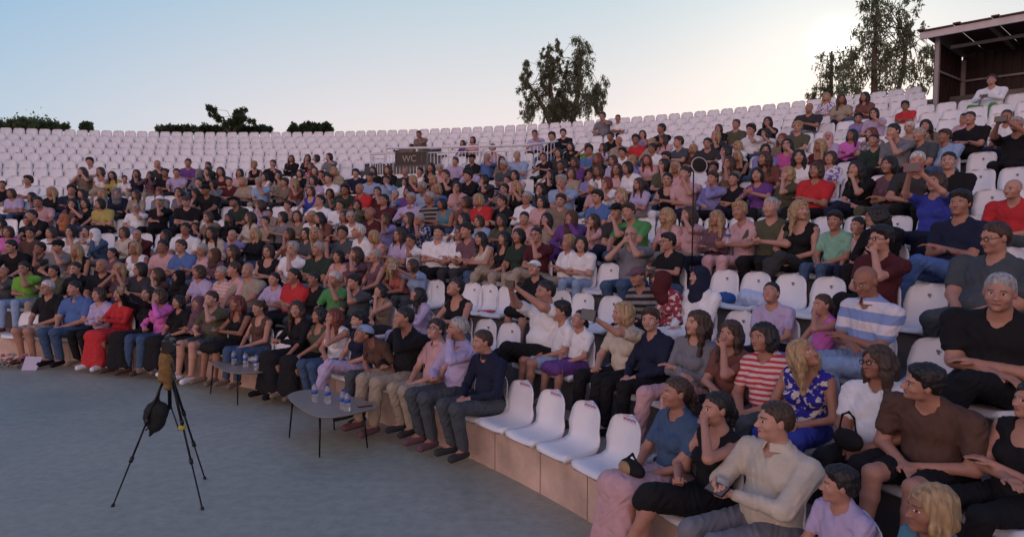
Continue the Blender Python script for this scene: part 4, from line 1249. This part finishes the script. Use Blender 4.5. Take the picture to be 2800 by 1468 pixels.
b = MB(); b.box((wS*.35, .04, .018), (.035, .12, .006)).box((wS*.35, -.07, .018), (.02, .10, .006)).box((wS*.35, .125, .018), (.03, .03, .006)); b.build('figure_symbol', pmat('sign symbol', (.11, .09, .08), .6), sg_)
# raised concrete blocks beside the stair opening
for u0, u1, R0, R1, z0, z1, lb in ((1090, 1160, 26.75, 27.6, row(12)[1]-.1, row(13)[1]+.28, 'low concrete block under the crouching man above the WC sign'), (1068, 1092, 26.75, 27.5, row(12)[1]-.1, row(13)[1]-.02, 'smaller concrete block stepping down left of the crouching man')):
    b = MB(); ring(b, R0, R1, z0, z1, u_to_az(u1, R0, 4), u_to_az(u0, R0, 4), 8); o = b.build('concrete_block', conc); tag(o, lb, 'block')
# ------------------------------------------------------------------ trees
barkm = pmat('bark', (.10, .075, .055), .9, noise=(.3, 3), bump=(.6, 8))
leafm = leaf_mat
def px(u, v, Y): d = ray(u, v); return np.array([d[0]/d[1]*Y, Y, CAMH+d[2]/d[1]*Y])
def tree(name, label, Y, clumps, trunks, leaf=(.10, .34), dens=1.0, mat=None, group=None, droop=.8, seed=1):
    rg = np.random.default_rng(seed); root = bpy.data.objects.new(name, None); C.objects.link(root)
    base = px(trunks[0][0][0], 600, Y); root.location = (base[0], base[1], 0)
    off = np.array([base[0], base[1], 0]); pix = Y/F
    b = MB()
    for tr in trunks:
        pts = [px(u, v, Y)-off for u, v, *_ in tr]; rs = [t[2] for t in tr]
        pts = [np.array([pts[0][0], pts[0][1], -.1])]+pts; rs = [rs[0]*1.25]+rs
        b.tube(pts, rs, 8)
    VV = []; FF = []; n0 = 0
    for (u, v, ru, rv) in clumps:
        c = px(u, v, Y)-off; rx, rz = ru*pix, rv*pix
        nsub = max(4, int(dens*ru*rv/26))
        sub = rg.normal(0, .50, (nsub, 3)); sub = sub[np.linalg.norm(sub, axis=1) < 1.15]
        for s_ in sub:
            sc_ = c+s_*np.array([rx, rx*.9, rz]); rr = rg.uniform(.14, .30)*max(rx, .5)
            nl = int(46*dens)
            p = sc_+rg.normal(0, .5, (nl, 3))*np.array([rr, rr, rr*1.7])
            a = rg.uniform(0, 2*pi, nl); tilt = rg.normal(0, .5, nl)
            dn = np.stack([np.cos(a)*np.sin(tilt+.3), np.sin(a)*np.sin(tilt+.3), -np.cos(tilt)*droop+rg.normal(0, .35, nl)], 1); dn /= np.linalg.norm(dn, axis=1)[:, None]
            sd = np.cross(dn, rg.normal(0, 1, (nl, 3))); sd /= np.linalg.norm(sd, axis=1)[:, None]
            w = leaf[0]*rg.uniform(.6, 1.3, nl)[:, None]; l_ = leaf[1]*rg.uniform(.6, 1.3, nl)[:, None]
            q = np.stack([p-sd*w*.5, p+sd*w*.5+dn*l_*.35, p+dn*l_, p-sd*w*.5+dn*l_*.5], 1).reshape(-1, 3)
            VV.append(q); FF.append(np.arange(n0, n0+4*nl).reshape(-1, 4)); n0 += 4*nl
            if rg.random() < .10:
                tr = trunks[rg.integers(len(trunks))]; tp = px(tr[-1][0], tr[-1][1], Y)-off
                m_ = tp+(sc_-tp)*.5+rg.normal(0, .1, 3)
                if m_[2] < 14 or True: b.tube([tp+(np.array([0, 0, -1.])*rg.uniform(0, 2)), m_, sc_], [.03, .02, .010], 5)
    b.build('trunk', barkm, root, True)
    mesh('crown', np.concatenate(VV), np.concatenate(FF), mat, root, False)
    tag(root, label, 'tree', group)
    return root
euc = leafm('eucalyptus leaves', (.13, .13, .09)); dk = leafm('dark leaves', (.06, .08, .045)); gn = leafm('green leaves', (.08, .105, .06))
tree('eucalyptus_tree', 'tall eucalyptus with drooping dark foliage behind the middle of the top row', 62,
     [(1443, 165, 9, 20), (1440, 200, 17, 34), (1436, 245, 20, 34), (1452, 300, 34, 34), (1490, 140, 13, 24), (1496, 165, 22, 34), (1525, 130, 12, 24), (1528, 165, 16, 34), (1500, 205, 24, 34), (1486, 250, 26, 34), (1510, 300, 34, 34), (1590, 130, 28, 30), (1585, 175, 34, 34), (1578, 225, 34, 36), (1600, 280, 40, 36), (1560, 310, 34, 30), (1530, 300, 30, 40), (1515, 190, 18, 40), (1545, 200, 18, 40), (1540, 270, 24, 40), (1635, 235, 24, 30), (1640, 285, 26, 30), (1530, 250, 16, 30)],
     [[(1540, 500, .35), (1520, 380, .28), (1490, 300, .2), (1445, 230, .1)], [(1545, 500, .35), (1560, 360, .28), (1580, 260, .2), (1590, 150, .1)], [(1542, 500, .3), (1520, 340, .2), (1500, 200, .1)]], leaf=(.08, .28), mat=euc, dens=.88, seed=3)
tree('eucalyptus_tree', 'big airy eucalyptus behind the right end of the top row', 40,
     [(2400, -10, 45, 40), (2392, 40, 44, 40), (2385, 95, 46, 40), (2402, 150, 50, 40), (2405, 205, 52, 38), (2480, 30, 32, 34), (2488, 80, 34, 34), (2470, 130, 40, 36), (2480, 190, 46, 38), (2330, 150, 40, 34), (2335, 205, 44, 38), (2340, 250, 50, 30), (2545, 140, 30, 34), (2540, 200, 36, 36), (2430, 250, 50, 28), (2520, 245, 40, 28), (2500, -20, 30, 26)],
     [[(2395, 520, .30), (2392, 330, .22), (2390, 180, .15), (2398, 30, .06)], [(2400, 520, .25), (2440, 330, .16), (2475, 160, .1), (2482, 60, .04)]], leaf=(.07, .24), dens=.50, mat=leafm('hazy eucalyptus leaves', (.15, .15, .10)), seed=5)
tree('eucalyptus_tree', 'smaller sunlit eucalyptus left of the big one by the set sun', 44,
     [(2262, 165, 34, 30), (2275, 210, 40, 34), (2250, 245, 38, 26), (2300, 240, 34, 30), (2215, 262, 24, 16), (2300, 180, 24, 24)],
     [[(2272, 520, .22), (2272, 330, .16), (2273, 220, .12), (2275, 140, .06)]], leaf=(.07, .24), dens=.50, mat=leafm('hazy eucalyptus leaves', (.15, .15, .10)), seed=8)
tree('broad_tree', 'broad green tree crown showing over the seats at the far left', 66,
     [(30, 348, 34, 8), (75, 344, 28, 9), (60, 336, 16, 7), (130, 351, 36, 6), (176, 349, 9, 7), (-10, 349, 30, 7), (90, 356, 60, 6)], [[(70, 500, .3), (70, 370, .2), (72, 345, .1)]], leaf=(.16, .28), mat=gn, dens=2.6, droop=.1, seed=11)
tree('small_tree', 'tiny tree top poking over the seats right of the broad crown', 66, [(234, 346, 10, 9), (240, 353, 9, 6)], [[(236, 500, .12), (236, 352, .06)]], leaf=(.22, .3), mat=gn, dens=4, droop=.1, seed=12)
tree('hedge_trees', 'long dark hedge of trees above the seats left of centre', 64,
     [(440+i*24, 357-(3 if i % 2 else 0), 17, 6) for i in range(13)], [[(560, 500, .2), (560, 370, .15), (560, 350, .08)]], leaf=(.16, .26), mat=dk, dens=3.2, droop=.1, seed=13)
tree('broad_tree', 'loose twin-topped tree rising out of the long dark hedge', 62,
     [(585, 308, 15, 14), (600, 325, 17, 10), (655, 303, 16, 14), (662, 325, 20, 11), (630, 338, 24, 8), (690, 335, 12, 7), (572, 296, 7, 6)], [[(630, 500, .2), (625, 360, .15), (610, 320, .08)], [(632, 500, .2), (640, 360, .15), (655, 310, .08)]], leaf=(.12, .24), mat=dk, dens=1.5, droop=.1, seed=14)
for k, (u, w) in enumerate(((803, 8), (828, 7), (848, 9), (868, 7), (892, 11))):
    tree('conifer', 'dark pointed conifer top above the seats, %s of five from the left' % ['first', 'second', 'third', 'fourth', 'fifth'][k], 70, [(u, 350, w, 8), (u, 357, w+2, 6)], [[(u, 500, .12), (u, 352, .05)]], leaf=(.2, .3), mat=dk, dens=5, droop=.1, seed=20+k, group='conifers beyond the top row')
# ------------------------------------------------------------------ coffee tables with bottles
legm = pmat('black steel', (.015, .015, .017), .4, metal=.6); topm = pmat('taupe laminate', (.27, .21, .17), .42, noise=(.08, 5), spec=.5)
def ztop_at(u, v, p): d = ray(u, v); t = p[1]/d[1]; return CAMH+d[2]*t
def table(feet, out, h, label):
    root = bpy.data.objects.new('coffee_table', None); C.objects.link(root); root.location = (np.mean([f[0] for f in feet]), np.mean([f[1] for f in feet]), 0)
    tag(root, label, 'table', 'low tables in front of the front row')
    o = np.array(root.location)
    O_ = [np.array(atZ(u, v, h))-o for u, v in out]; m = np.mean(O_, 0); m[2] = h
    pts = []
    for k in range(40):                       # closed smooth outline through the corner points
        t = k/40*len(O_); i = int(t) % len(O_); f_ = t-int(t); P0, P1, P2, P3 = (O_[(i+j) % len(O_)] for j in (-1, 0, 1, 2))
        pts.append(.5*((2*P1)+(-P0+P2)*f_+(2*P0-5*P1+4*P2-P3)*f_**2+(-P0+3*P1-3*P2+P3)*f_**3))
    n = len(pts); V = []
    for z, k_ in ((-.018, .97), (-.004, 1), (0, .992)): V += [(m[0]+(p[0]-m[0])*k_, m[1]+(p[1]-m[1])*k_, h+z) for p in pts]
    Fc = [tuple(range(n))[::-1], tuple(2*n+k for k in range(n))]+[(l*n+k, l*n+(k+1) % n, (l+1)*n+(k+1) % n, (l+1)*n+k) for l in (0, 1) for k in range(n)]
    mesh('table_top', V, Fc, topm, root, False)
    for f in feet:
        a = np.array([f[0], f[1], .0])-o; tp = m+(a-m)*.90; tp[2] = h-.018
        b = MB(); b.tube([a, tp], [.008, .013], 8); b.build('leg', legm, root, True)
    return root
f1 = [atZ(791, 1196, 0), atZ(874, 1250, 0), atZ(1005, 1224, 0), atZ(914, 1174, 0)]
f2 = [atZ(576, 1076, 0), atZ(650, 1107, 0), atZ(753, 1090, 0), atZ(676, 1048, 0)]
h1 = ztop_at(874, 1139, f1[1]); h2 = ztop_at(650, 1022, f2[1])
table(f1, [(787, 1085), (835, 1124), (895, 1141), (985, 1126), (1032, 1108), (960, 1082), (880, 1064), (815, 1068)], h1, 'nearer low taupe table on thin black legs with three bottles')
table(f2, [(571, 986), (612, 1012), (670, 1021), (735, 1014), (759, 1002), (715, 985), (640, 976), (590, 978)], h2, 'farther low taupe table on thin black legs with three bottles')
clear = pmat('clear plastic', (.85, .88, .9), .08, spec=.5, trans=.85); blue = pmat('blue label', (.03, .10, .45), .4); capm = pmat('blue cap', (.02, .06, .40), .4); whl = pmat('white label band', (.5, .55, .62), .5)
def bottle(p, label, k=1.0):
    root = bpy.data.objects.new('water_bottle', None); C.objects.link(root); root.location = p; tag(root, label, 'bottle', 'water bottles on the low tables')
    b = MB(); b.lathe([(.030*k, .0), (.034*k, .006), (.034*k, .05), (.031*k, .065), (.034*k, .08), (.034*k, .145), (.028*k, .17), (.014*k, .195), (.013*k, .205)]); b.build('body', clear, root, True)
    b = MB(); b.lathe([(.0348*k, .095), (.0348*k, .130)]); b.build('label_band', blue, root, True)
    b = MB(); b.lathe([(.0145*k, .203), (.0145*k, .223)]); b.build('cap', capm, root, True)
for u, v, lb in ((861, 1098, 'water bottle with blue label at the left of the nearer table'), (896, 1103, 'water bottle with blue cap in the middle of the nearer table'), (938, 1120, 'left one of two bottles at the right of the nearer table'), (950, 1124, 'rightmost water bottle on the nearer table')): bottle(atZ(u, v, h1+.002), lb)
for u, v, lb in ((640, 998, 'leftmost water bottle on the farther table'), (672, 1003, 'middle water bottle on the farther table'), (701, 1011, 'rightmost water bottle on the farther table')): bottle(atZ(u, v, h2+.002), lb)
phm = pmat('phone case', (.012, .012, .015), .35); scr = pmat('phone screen', (.02, .02, .03), .15, emit=((.9, .55, .45), .05)); lit = pmat('lit phone lamp', (1, 1, 1), .3, emit=((1, .75, .6), 9))
def phone(loc, rot, label, case=None, glow=False, sc=1.0):
    root = bpy.data.objects.new('phone', None); C.objects.link(root); root.location = loc; root.rotation_euler = rot; root.scale = (sc, sc, sc); tag(root, label, 'phone')
    b = MB(); b.box((0, 0, 0), (.15, .075, .009)); b.build('case', case or phm, root)
    b = MB(); b.box((0, 0, .0052), (.14, .067, .0012)); b.build('screen', scr, root)
    if glow: b = MB(); b.lathe([(.009, -.0065), (.006, -.0072)], (.055, .02, 0), 10); b.build('lamp', lit, root)
phone(atZ(998, 1108, h1+.008), (0, 0, .5), 'dark phone lying at the right edge of the nearer table')
# ------------------------------------------------------------------ camera tripod on the stage floor
T3 = [np.array(atZ(u, v, 0)) for u, v in ((308, 1384), (554, 1392), (561, 1309))]
ct = np.mean(T3, 0); ctx = px(463, 1040, ct[1]); ct[0] = ctx[0]; apz = ctx[2]
tp = bpy.data.objects.new('camera_tripod', None); C.objects.link(tp); tp.location = (ct[0], ct[1], 0); tag(tp, 'black three-legged camera tripod standing alone on the stage floor', 'tripod')
blk = pmat('black plastic', (.012, .012, .014), .45); yel = pmat('yellow clamp', (.45, .38, .05), .5); amb = pmat('amber cloth', (.20, .11, .03), .6, noise=(.4, 18), bump=(.6, 20))
for k, f_ in enumerate(T3):
    a = f_-ct; tpp = np.array([a[0]*.05, a[1]*.05, apz+.06])
    g = lambda t: a+(tpp-a)*t
    b = MB(); b.tube([g(0), g(.01), g(.36)], [.009, .007, .007], 8).tube([g(.33), g(.66)], .009, 8).tube([g(.62), g(1)], .012, 8)
    leg = b.build('leg', legm, tp, True)
    for t in (.35, .64): b = MB(); b.tube([g(t-.02), g(t+.02)], .017, 8); b.build('clamp', blk, leg, True)
    b = MB(); b.tube([g(-.004), g(.02)], .014, 8); b.build('foot', blk, leg, True)
b = MB(); b.tube([(0, 0, apz-.25), (0, 0, apz+.20)], .016, 10); b.build('centre_column', legm, tp, True)
sp_ = (T3[1]-ct)*.42; b = MB(); b.tube([(0, 0, apz-.2), (sp_[0]*.7, sp_[1]*.7, apz*.60)], .007, 6).tube([((T3[0]-ct)*.42)+np.array([0, 0, apz*.60]), (0, 0, apz-.24)], .007, 6); b.build('spreader', blk, tp, True)
b = MB(); q_ = (T3[1]-ct)*.40+np.array([0, 0, apz*.63]); b.lathe([(.02, -.02), (.032, -.01), (.032, .01), (.02, .02)], q_, 12); b.build('yellow_knob', yel, tp, True)
b = MB(); b.box((0, 0, apz+.22), (.09, .10, .05)).tube([(.0, 0, apz+.22), (.16, -.22, apz+.06)], .008, 8); b.build('pan_head', blk, tp)
vc = bpy.data.objects.new('video_camera', None); C.objects.link(vc); vc.location = (ct[0], ct[1], apz+.25); vc.rotation_euler = (0, 0, 1.9); vc.scale = (.8, .8, .8); tag(vc, 'black video camera mounted on the tripod', 'camera')
b = MB(); b.box((0, 0, .07), (.24, .10, .12)).box((-.10, 0, .16), (.10, .04, .03)).box((0, .0, .175), (.22, .025, .02)); b.build('camera_body', blk, vc)
b = MB(); b.tube([(.12, 0, .07), (.20, 0, .07), (.205, 0, .07), (.25, 0, .07)], [.042, .042, .052, .055], 16); b.build('lens', blk, vc, True)
b = MB(); b.box((-.10, -.09, .09), (.09, .08, .008)); b.build('viewfinder', blk, vc)
bg = mesh('amber_cloth', *nets(*field([('c', (0, 0, 0), (.02, 0, -.26), .045, .035, .03), ('e', (.035, .0, -.08), (.035, .035, .07), None, .04), ('c', (-.03, .0, -.02), (-.035, 0, -.20), .025, .03, .03)], .01, wrinkle=.006)), amb, None, loc=(ct[0], ct[1]-.06, apz+.22)); tag(bg, 'crumpled amber cloth wrapped round the tripod head under the camera', 'cloth')
ba = px(424, 1138, ct[1]-.02); bo = mesh('tripod_bag', *nets(*field([('e', (0, 0, 0), (.10, .05, .13), None, .04), ('e', (.05, 0, .06), (.07, .045, .07), None, .04), ('c', (0, 0, .08), (.05, 0, .24), .03, .006, .03), ('c', (0, 0, -.08), (-.05, 0, -.17), .04, .012, .03)], .01, wrinkle=.003)), pmat('black bag cloth', (.008, .010, .012), .8, bump=(.4, 20)), None, loc=tuple(ba)); tag(bo, 'small black bag hanging on the left leg of the tripod', 'bag')
# ------------------------------------------------------------------ round dish on a thin pole among the crowd
jR, jz = row(3); pp = atR(1893, 690, jR+.5); zt_ = px(1911, 453, pp[1])
ds_ = bpy.data.objects.new('round_dish', None); C.objects.link(ds_); ds_.location = (pp[0], pp[1], jz); tag(ds_, 'dark round dish with a shiny rim on a thin black pole', 'fan')
hz_ = zt_[2]-jz
b = MB(); b.tube([(0, 0, 0), (0, 0, hz_-.02)], .009, 8); b.build('pole', legm, ds_, True)
b = MB()
for k in range(3): b.tube([(0, 0, .12), (.2*cos(k*2.1), .2*sin(k*2.1), .01)], .008, 6)
b.build('tripod_base', legm, ds_, True)
di = bpy.data.objects.new('dish_mesh', None); bpy.data.objects.remove(di)
th_ = atan2(pp[0], pp[1])
def disc(prof, name, mat):
    b = MB(); b.lathe(prof, (0, 0, 0), 40); o = b.build(name, mat, ds_, True); o.location = (.06, -.05, hz_); o.scale = (.85, .85, .85); o.rotation_euler = (radians(80), radians(12), -th_+.35); return o
disc([(.01, .03), (.05, .02), (.12, .004), (.128, -.004), (.01, .0)], 'dish', pmat('smoked dish', (.03, .025, .025), .9, spec=.1))
disc([(.127, -.005), (.132, -.005), (.134, 0), (.132, .005), (.127, .005)], 'rim', pmat('chrome rim', (.28, .27, .27), .35, metal=.9))
# ------------------------------------------------------------------ flowers on the floor at the far left
fo = np.array([*atR(30, 955, 13.28)[:2], 0.]); fr = bpy.data.objects.new('flower_bouquet', None); C.objects.link(fr); fr.location = fo; tag(fr, 'bunch of pink and white flowers lying on the floor at the far left', 'flowers')
rg = np.random.default_rng(4)
fm = [pmat('pink petals', (.55, .24, .28), .7, noise=(.3, 40)), pmat('white petals', (.6, .5, .5), .7, noise=(.2, 40))]
for k in range(16):
    c_ = (rg.uniform(-.34, .28), rg.uniform(-.12, .12), .06+rg.uniform(0, .14)); rr_ = rg.uniform(.035, .055)
    b = MB()
    for a in range(6):
        for lv in (0, 1, 2):
            an = a*pi/3+lv*.5+k; r0_ = rr_*(1-.28*lv); b.add([c_, (c_[0]+r0_*cos(an-.5), c_[1]+r0_*sin(an-.5), c_[2]+.02+.018*lv), (c_[0]+r0_*1.15*cos(an), c_[1]+r0_*1.15*sin(an), c_[2]+.012+.02*lv), (c_[0]+r0_*cos(an+.5), c_[1]+r0_*sin(an+.5), c_[2]+.02+.018*lv)], [(0, 1, 2, 3)])
    b.build('flower', fm[k % 2], fr)
b = MB()
for k in range(90):
    x, y = rg.uniform(-.38, .3), rg.uniform(-.14, .14); a = rg.uniform(0, 6.3); z = rg.uniform(.01, .12); b.add([(x, y, z), (x+.03*cos(a+.4), y+.03*sin(a+.4), z+.02), (x+.08*cos(a), y+.08*sin(a), z+.03), (x+.03*cos(a-.4), y+.03*sin(a-.4), z+.02)], [(0, 1, 2, 3)])
b.build('foliage', pmat('bouquet leaves', (.03, .05, .03), .7), fr)
pa = np.array([*atR(80, 955, 13.22)[:2], 0.]); o = mesh('wrapping_paper', [(-.13, -.02, .0), (.10, .0, .0), (.15, .10, .20), (-.10, .06, .22), (-.13, -.012, .0), (.10, .008, .0), (.15, .108, .20), (-.10, .068, .22)], [(0, 1, 2, 3), (7, 6, 5, 4), (0, 4, 5, 1), (1, 5, 6, 2), (2, 6, 7, 3), (3, 7, 4, 0)], pmat('lilac paper', (.50, .46, .58), .6), None, False, loc=tuple(pa+np.array([0, 0, .004]))); tag(o, 'sheet of lilac wrapping paper standing beside the flowers', 'paper')
# ------------------------------------------------------------------ things the spectators hold or have put down
def P_(u): return min(PP, key=lambda q: abs(q['u']-u[0])+abs(q['v']-u[1]))
def hold(uv, label, mode='p', **k):
    q = P_(uv); h = q['hands']; (w0, d0_, n0_, s0), (w1, d1_, n1_, s1) = h
    if mode == 'f': m = (w0+w1)/2+(d0_+d1_)*.065
    elif mode == 'a': m = w0+d0_*.10
    elif mode == 'l': m = w0+d0_*.09+np.array([0, 0, .02])
    else: m = (w0+w1)/2+(d0_+d1_)*.05+np.array([0, 0, .02])
    loc = at_person(q, m); rx = {'p': .6, 'f': 1.45, 'a': 1.3, 'l': .3}[mode]
    phone(loc, (rx, 0, q['az']+pi/2+pi), label, **k)
hold((405, 772), 'black phone held up by woman in black in the front row', 'f')
hold((1486, 751), 'dark phone held up by the man in white filming', 'f')
hold((1711, 813), 'dark tablet-sized phone held out by the woman in cream', 'a', sc=1.4)
hold((1250, 754), 'pale phone in the hands of the curly haired woman in black', 'p')
hold((1142, 748), 'white phone raised by the woman in light blue', 'f', case=pmat('pale case', (.6, .55, .55), .4))
hold((2548, 452), 'red phone held up by the woman in royal blue', 'f', case=pmat('red phone case', (.5, .03, .08), .4), sc=1.35)
hold((2710, 205), 'black phone held low by the man in white under the shelter', 'p')
hold((648, 801), 'lit phone in the hands of the red-haired woman in front', 'p', glow=True)
hold((1834, 465), 'phone with its lamp on held by woman in black', 'p', glow=True)
hold((1385, 476), 'glowing phone held by the woman in royal blue mid-crowd', 'p', glow=True)
hold((2107, 1107), 'dark phone in the lap of the man in cream', 'p')
hold((2785, 317), 'small black camera held to the face at the right edge', 'f', sc=1.1)
hold((1833, 628), 'pale phone held by the woman in black below the dish', 'p')
def blob(name, prims, mat, loc, label, cat, wr=.004, res=.012, rz=0):
    o = mesh(name, *nets(*field(prims, res, wrinkle=wr)), mat, None, loc=loc); o.rotation_euler = (0, 0, rz); tag(o, label, cat); return o
def seat_pt(u, j, dy=.05, dz=.06):
    R, z = row(j); az = u_to_az(u, R, z+.1); return place_local(az, R, z, 0, dy, dz), az+pi/2
p_, r_ = seat_pt(2068, 3); blob('plastic_bag', [('e', (0, 0, .07), (.17, .12, .09), None, .05), ('e', (.08, .02, .10), (.10, .09, .08), None, .05), ('e', (-.10, .0, .06), (.10, .1, .07), None, .05)], pmat('thin blue-white plastic', (.50, .58, .75), .35, bump=(.8, 12)), p_, 'crumpled pale plastic bag on an empty white seat', 'bag', .008, rz=r_)
p_, r_ = seat_pt(1996, 3); blob('blue_bundle', [('e', (0, .0, .05), (.11, .10, .07), None, .04), ('e', (.05, .02, .08), (.06, .06, .05), None, .03)], pmat('blue bundle', (.02, .08, .28), .7, bump=(.6, 14)), p_, 'dark blue bundle on the seat left of the plastic bag', 'bag', .008, rz=r_)
p_, r_ = seat_pt(2046, 2, .38, -.36); blob('backpack', [('e', (0, 0, .17), (.15, .09, .19), None, .05), ('e', (0, .07, .12), (.10, .05, .10), None, .03)], cloth('rose'), (p_[0], p_[1], p_[2]+.22), 'pink backpack on the step behind the woman in the red striped top', 'backpack', .004, rz=r_)
p_, r_ = seat_pt(2305, 1, -.2, .28); b = MB(); b.box((0, 0, 0), (.16, .05, .26)); o = b.build('orange_folder', pmat('orange card', (.55, .20, .08), .6)); o.location = p_; o.rotation_euler = (.1, .1, r_); tag(o, 'orange bag standing behind the blond woman in blue floral', 'bag')
p_, r_ = seat_pt(1338, 2, .06, .06); b = MB(); b.box((0, 0, 0), (.24, .12, .02)).box((.02, .01, .015), (.18, .08, .01)); o = b.build('red_fan', pmat('red fan', (.45, .03, .05), .6)); o.location = p_; o.rotation_euler = (0, .06, r_+.4); tag(o, 'red folded fan lying on an empty white seat', 'fan')
q = P_((1788, 834)); bp_ = bpy.data.objects.new('shoulder_bag', None); C.objects.link(bp_); bp_.location = atR(1612, 1085, row(1)[0]-.50); bp_.location = (bp_.location[0], bp_.location[1], row(0)[1]+.16); bp_.rotation_euler = (0, 0, u_to_az(1612, row(1)[0], 1)+pi/2)
tag(bp_, 'beige and navy backpack standing by the legs of the woman in navy', 'backpack')
mesh('pouch', *nets(*field([('e', (0, 0, 0), (.12, .08, .17), None, .03)], .012)), cloth('navy'), bp_); mesh('flap', *nets(*field([('e', (0, .02, .07), (.125, .08, .09), None, .03)], .012)), cloth('beige'), bp_)
b = MB(); b.tube([(.12, .02, .12), (.17, .03, .0), (.12, .03, -.12)], .012, 8); b.build('strap', cloth('beige'), bp_, True)
q = P_((1840, 1021)); hb = bpy.data.objects.new('handbag', None); C.objects.link(hb); hb.location = at_person(q, (-.02, .30, .28)); hb.rotation_euler = (0, 0, q['az']+pi/2); tag(hb, 'tan and black handbag on the lap of the woman in denim', 'handbag')
mesh('bag_body', *nets(*field([('e', (0, 0, .0), (.13, .05, .06), None, .03), ('c', (-.1, 0, .02), (0, 0, .10), .01, .01, .01), ('c', (0, 0, .10), (.1, 0, .02), .01, .01, .01)], .01)), cloth('black'), hb); mesh('bag_front', *nets(*field([('e', (.03, .035, .0), (.075, .03, .045), None, .03)], .01)), pmat('tan leather', (.32, .20, .10), .5), hb)
q = P_((2425, 933)); hb = blob('handbag', [('e', (0, 0, -.02), (.11, .05, .07), None, .03), ('c', (-.06, 0, .03), (-.04, 0, .13), .008, .008, .01), ('c', (-.04, 0, .13), (.0, 0, .16), .008, .008, .01), ('c', (.0, 0, .16), (.05, 0, .13), .008, .008, .01), ('c', (.05, 0, .13), (.07, 0, .03), .008, .008, .01)], cloth('black'), at_person(q, (-.02, .30, .30)), 'black handbag with a looped handle on the lap of woman in white', 'handbag', 0, .010, q['az']+pi/2)
q = P_((2037, 539)); bottle(at_person(q, (-.02, .30, .36)), 'clear bottle held up by the woman in pink mid-right')
q = P_((2570, 970)); bottle(at_person(q, (.30, .05, .22)), 'blue-capped bottle beside the man in brown')
# reserved slips on the four empty front seats, glasses
pur = pmat('purple print', (.26, .14, .34), .6); slip = pmat('paper slip', (.66, .58, .66), .6)
fs = sorted([s_ for s_ in ind if s_['j'] == 0 and s_['q'] is None and 1400 < s_['u'] < 1780], key=lambda s_: s_['u'])
for k, s_ in enumerate(fs):
    s_['o']['label'] = ['first', 'second', 'third', 'fourth', 'fifth', 'sixth'][k]+' from the left of the empty front-row seats with printed slips'
    b = MB(); b.box((0, -.2045, .385), (.17, .003, .05)); sl_ = b.build('slip', slip, s_['o'])
    b = MB()
    for t in range(7): b.box((-.066+.022*t, -.2025, .385+.004*(t % 2)), (.016, .002, .018))
    b.build('print', pur, sl_)
for uv in ((1186, 878), (2399, 618), (2714, 578), (2425, 933), (130, 754), (1259, 608), (1732, 617), (1833, 628), (1473, 621)):
    q = P_(uv); H0, HR, hs = q['H']; b = MB()
    for x in (-1, 1):
        ring_ = [H0+HR@np.array([x*.031+.021*cos(t*pi/8), .101-.004*abs(cos(t*pi/8)), .0+.017*sin(t*pi/8)])*hs for t in range(17)]; b.tube(ring_, .0024, 6, False)
        b.tube([H0+HR@np.array([x*.052, .096, .004])*hs, H0+HR@np.array([x*.078, .03, .006])*hs, H0+HR@np.array([x*.080, -.01, .002])*hs], .0022, 6)
    b.tube([H0+HR@np.array([-.011, .104, .004])*hs, H0+HR@np.array([.011, .104, .004])*hs], .0022, 6)
    b.build('glasses', blk, q['o'], True)
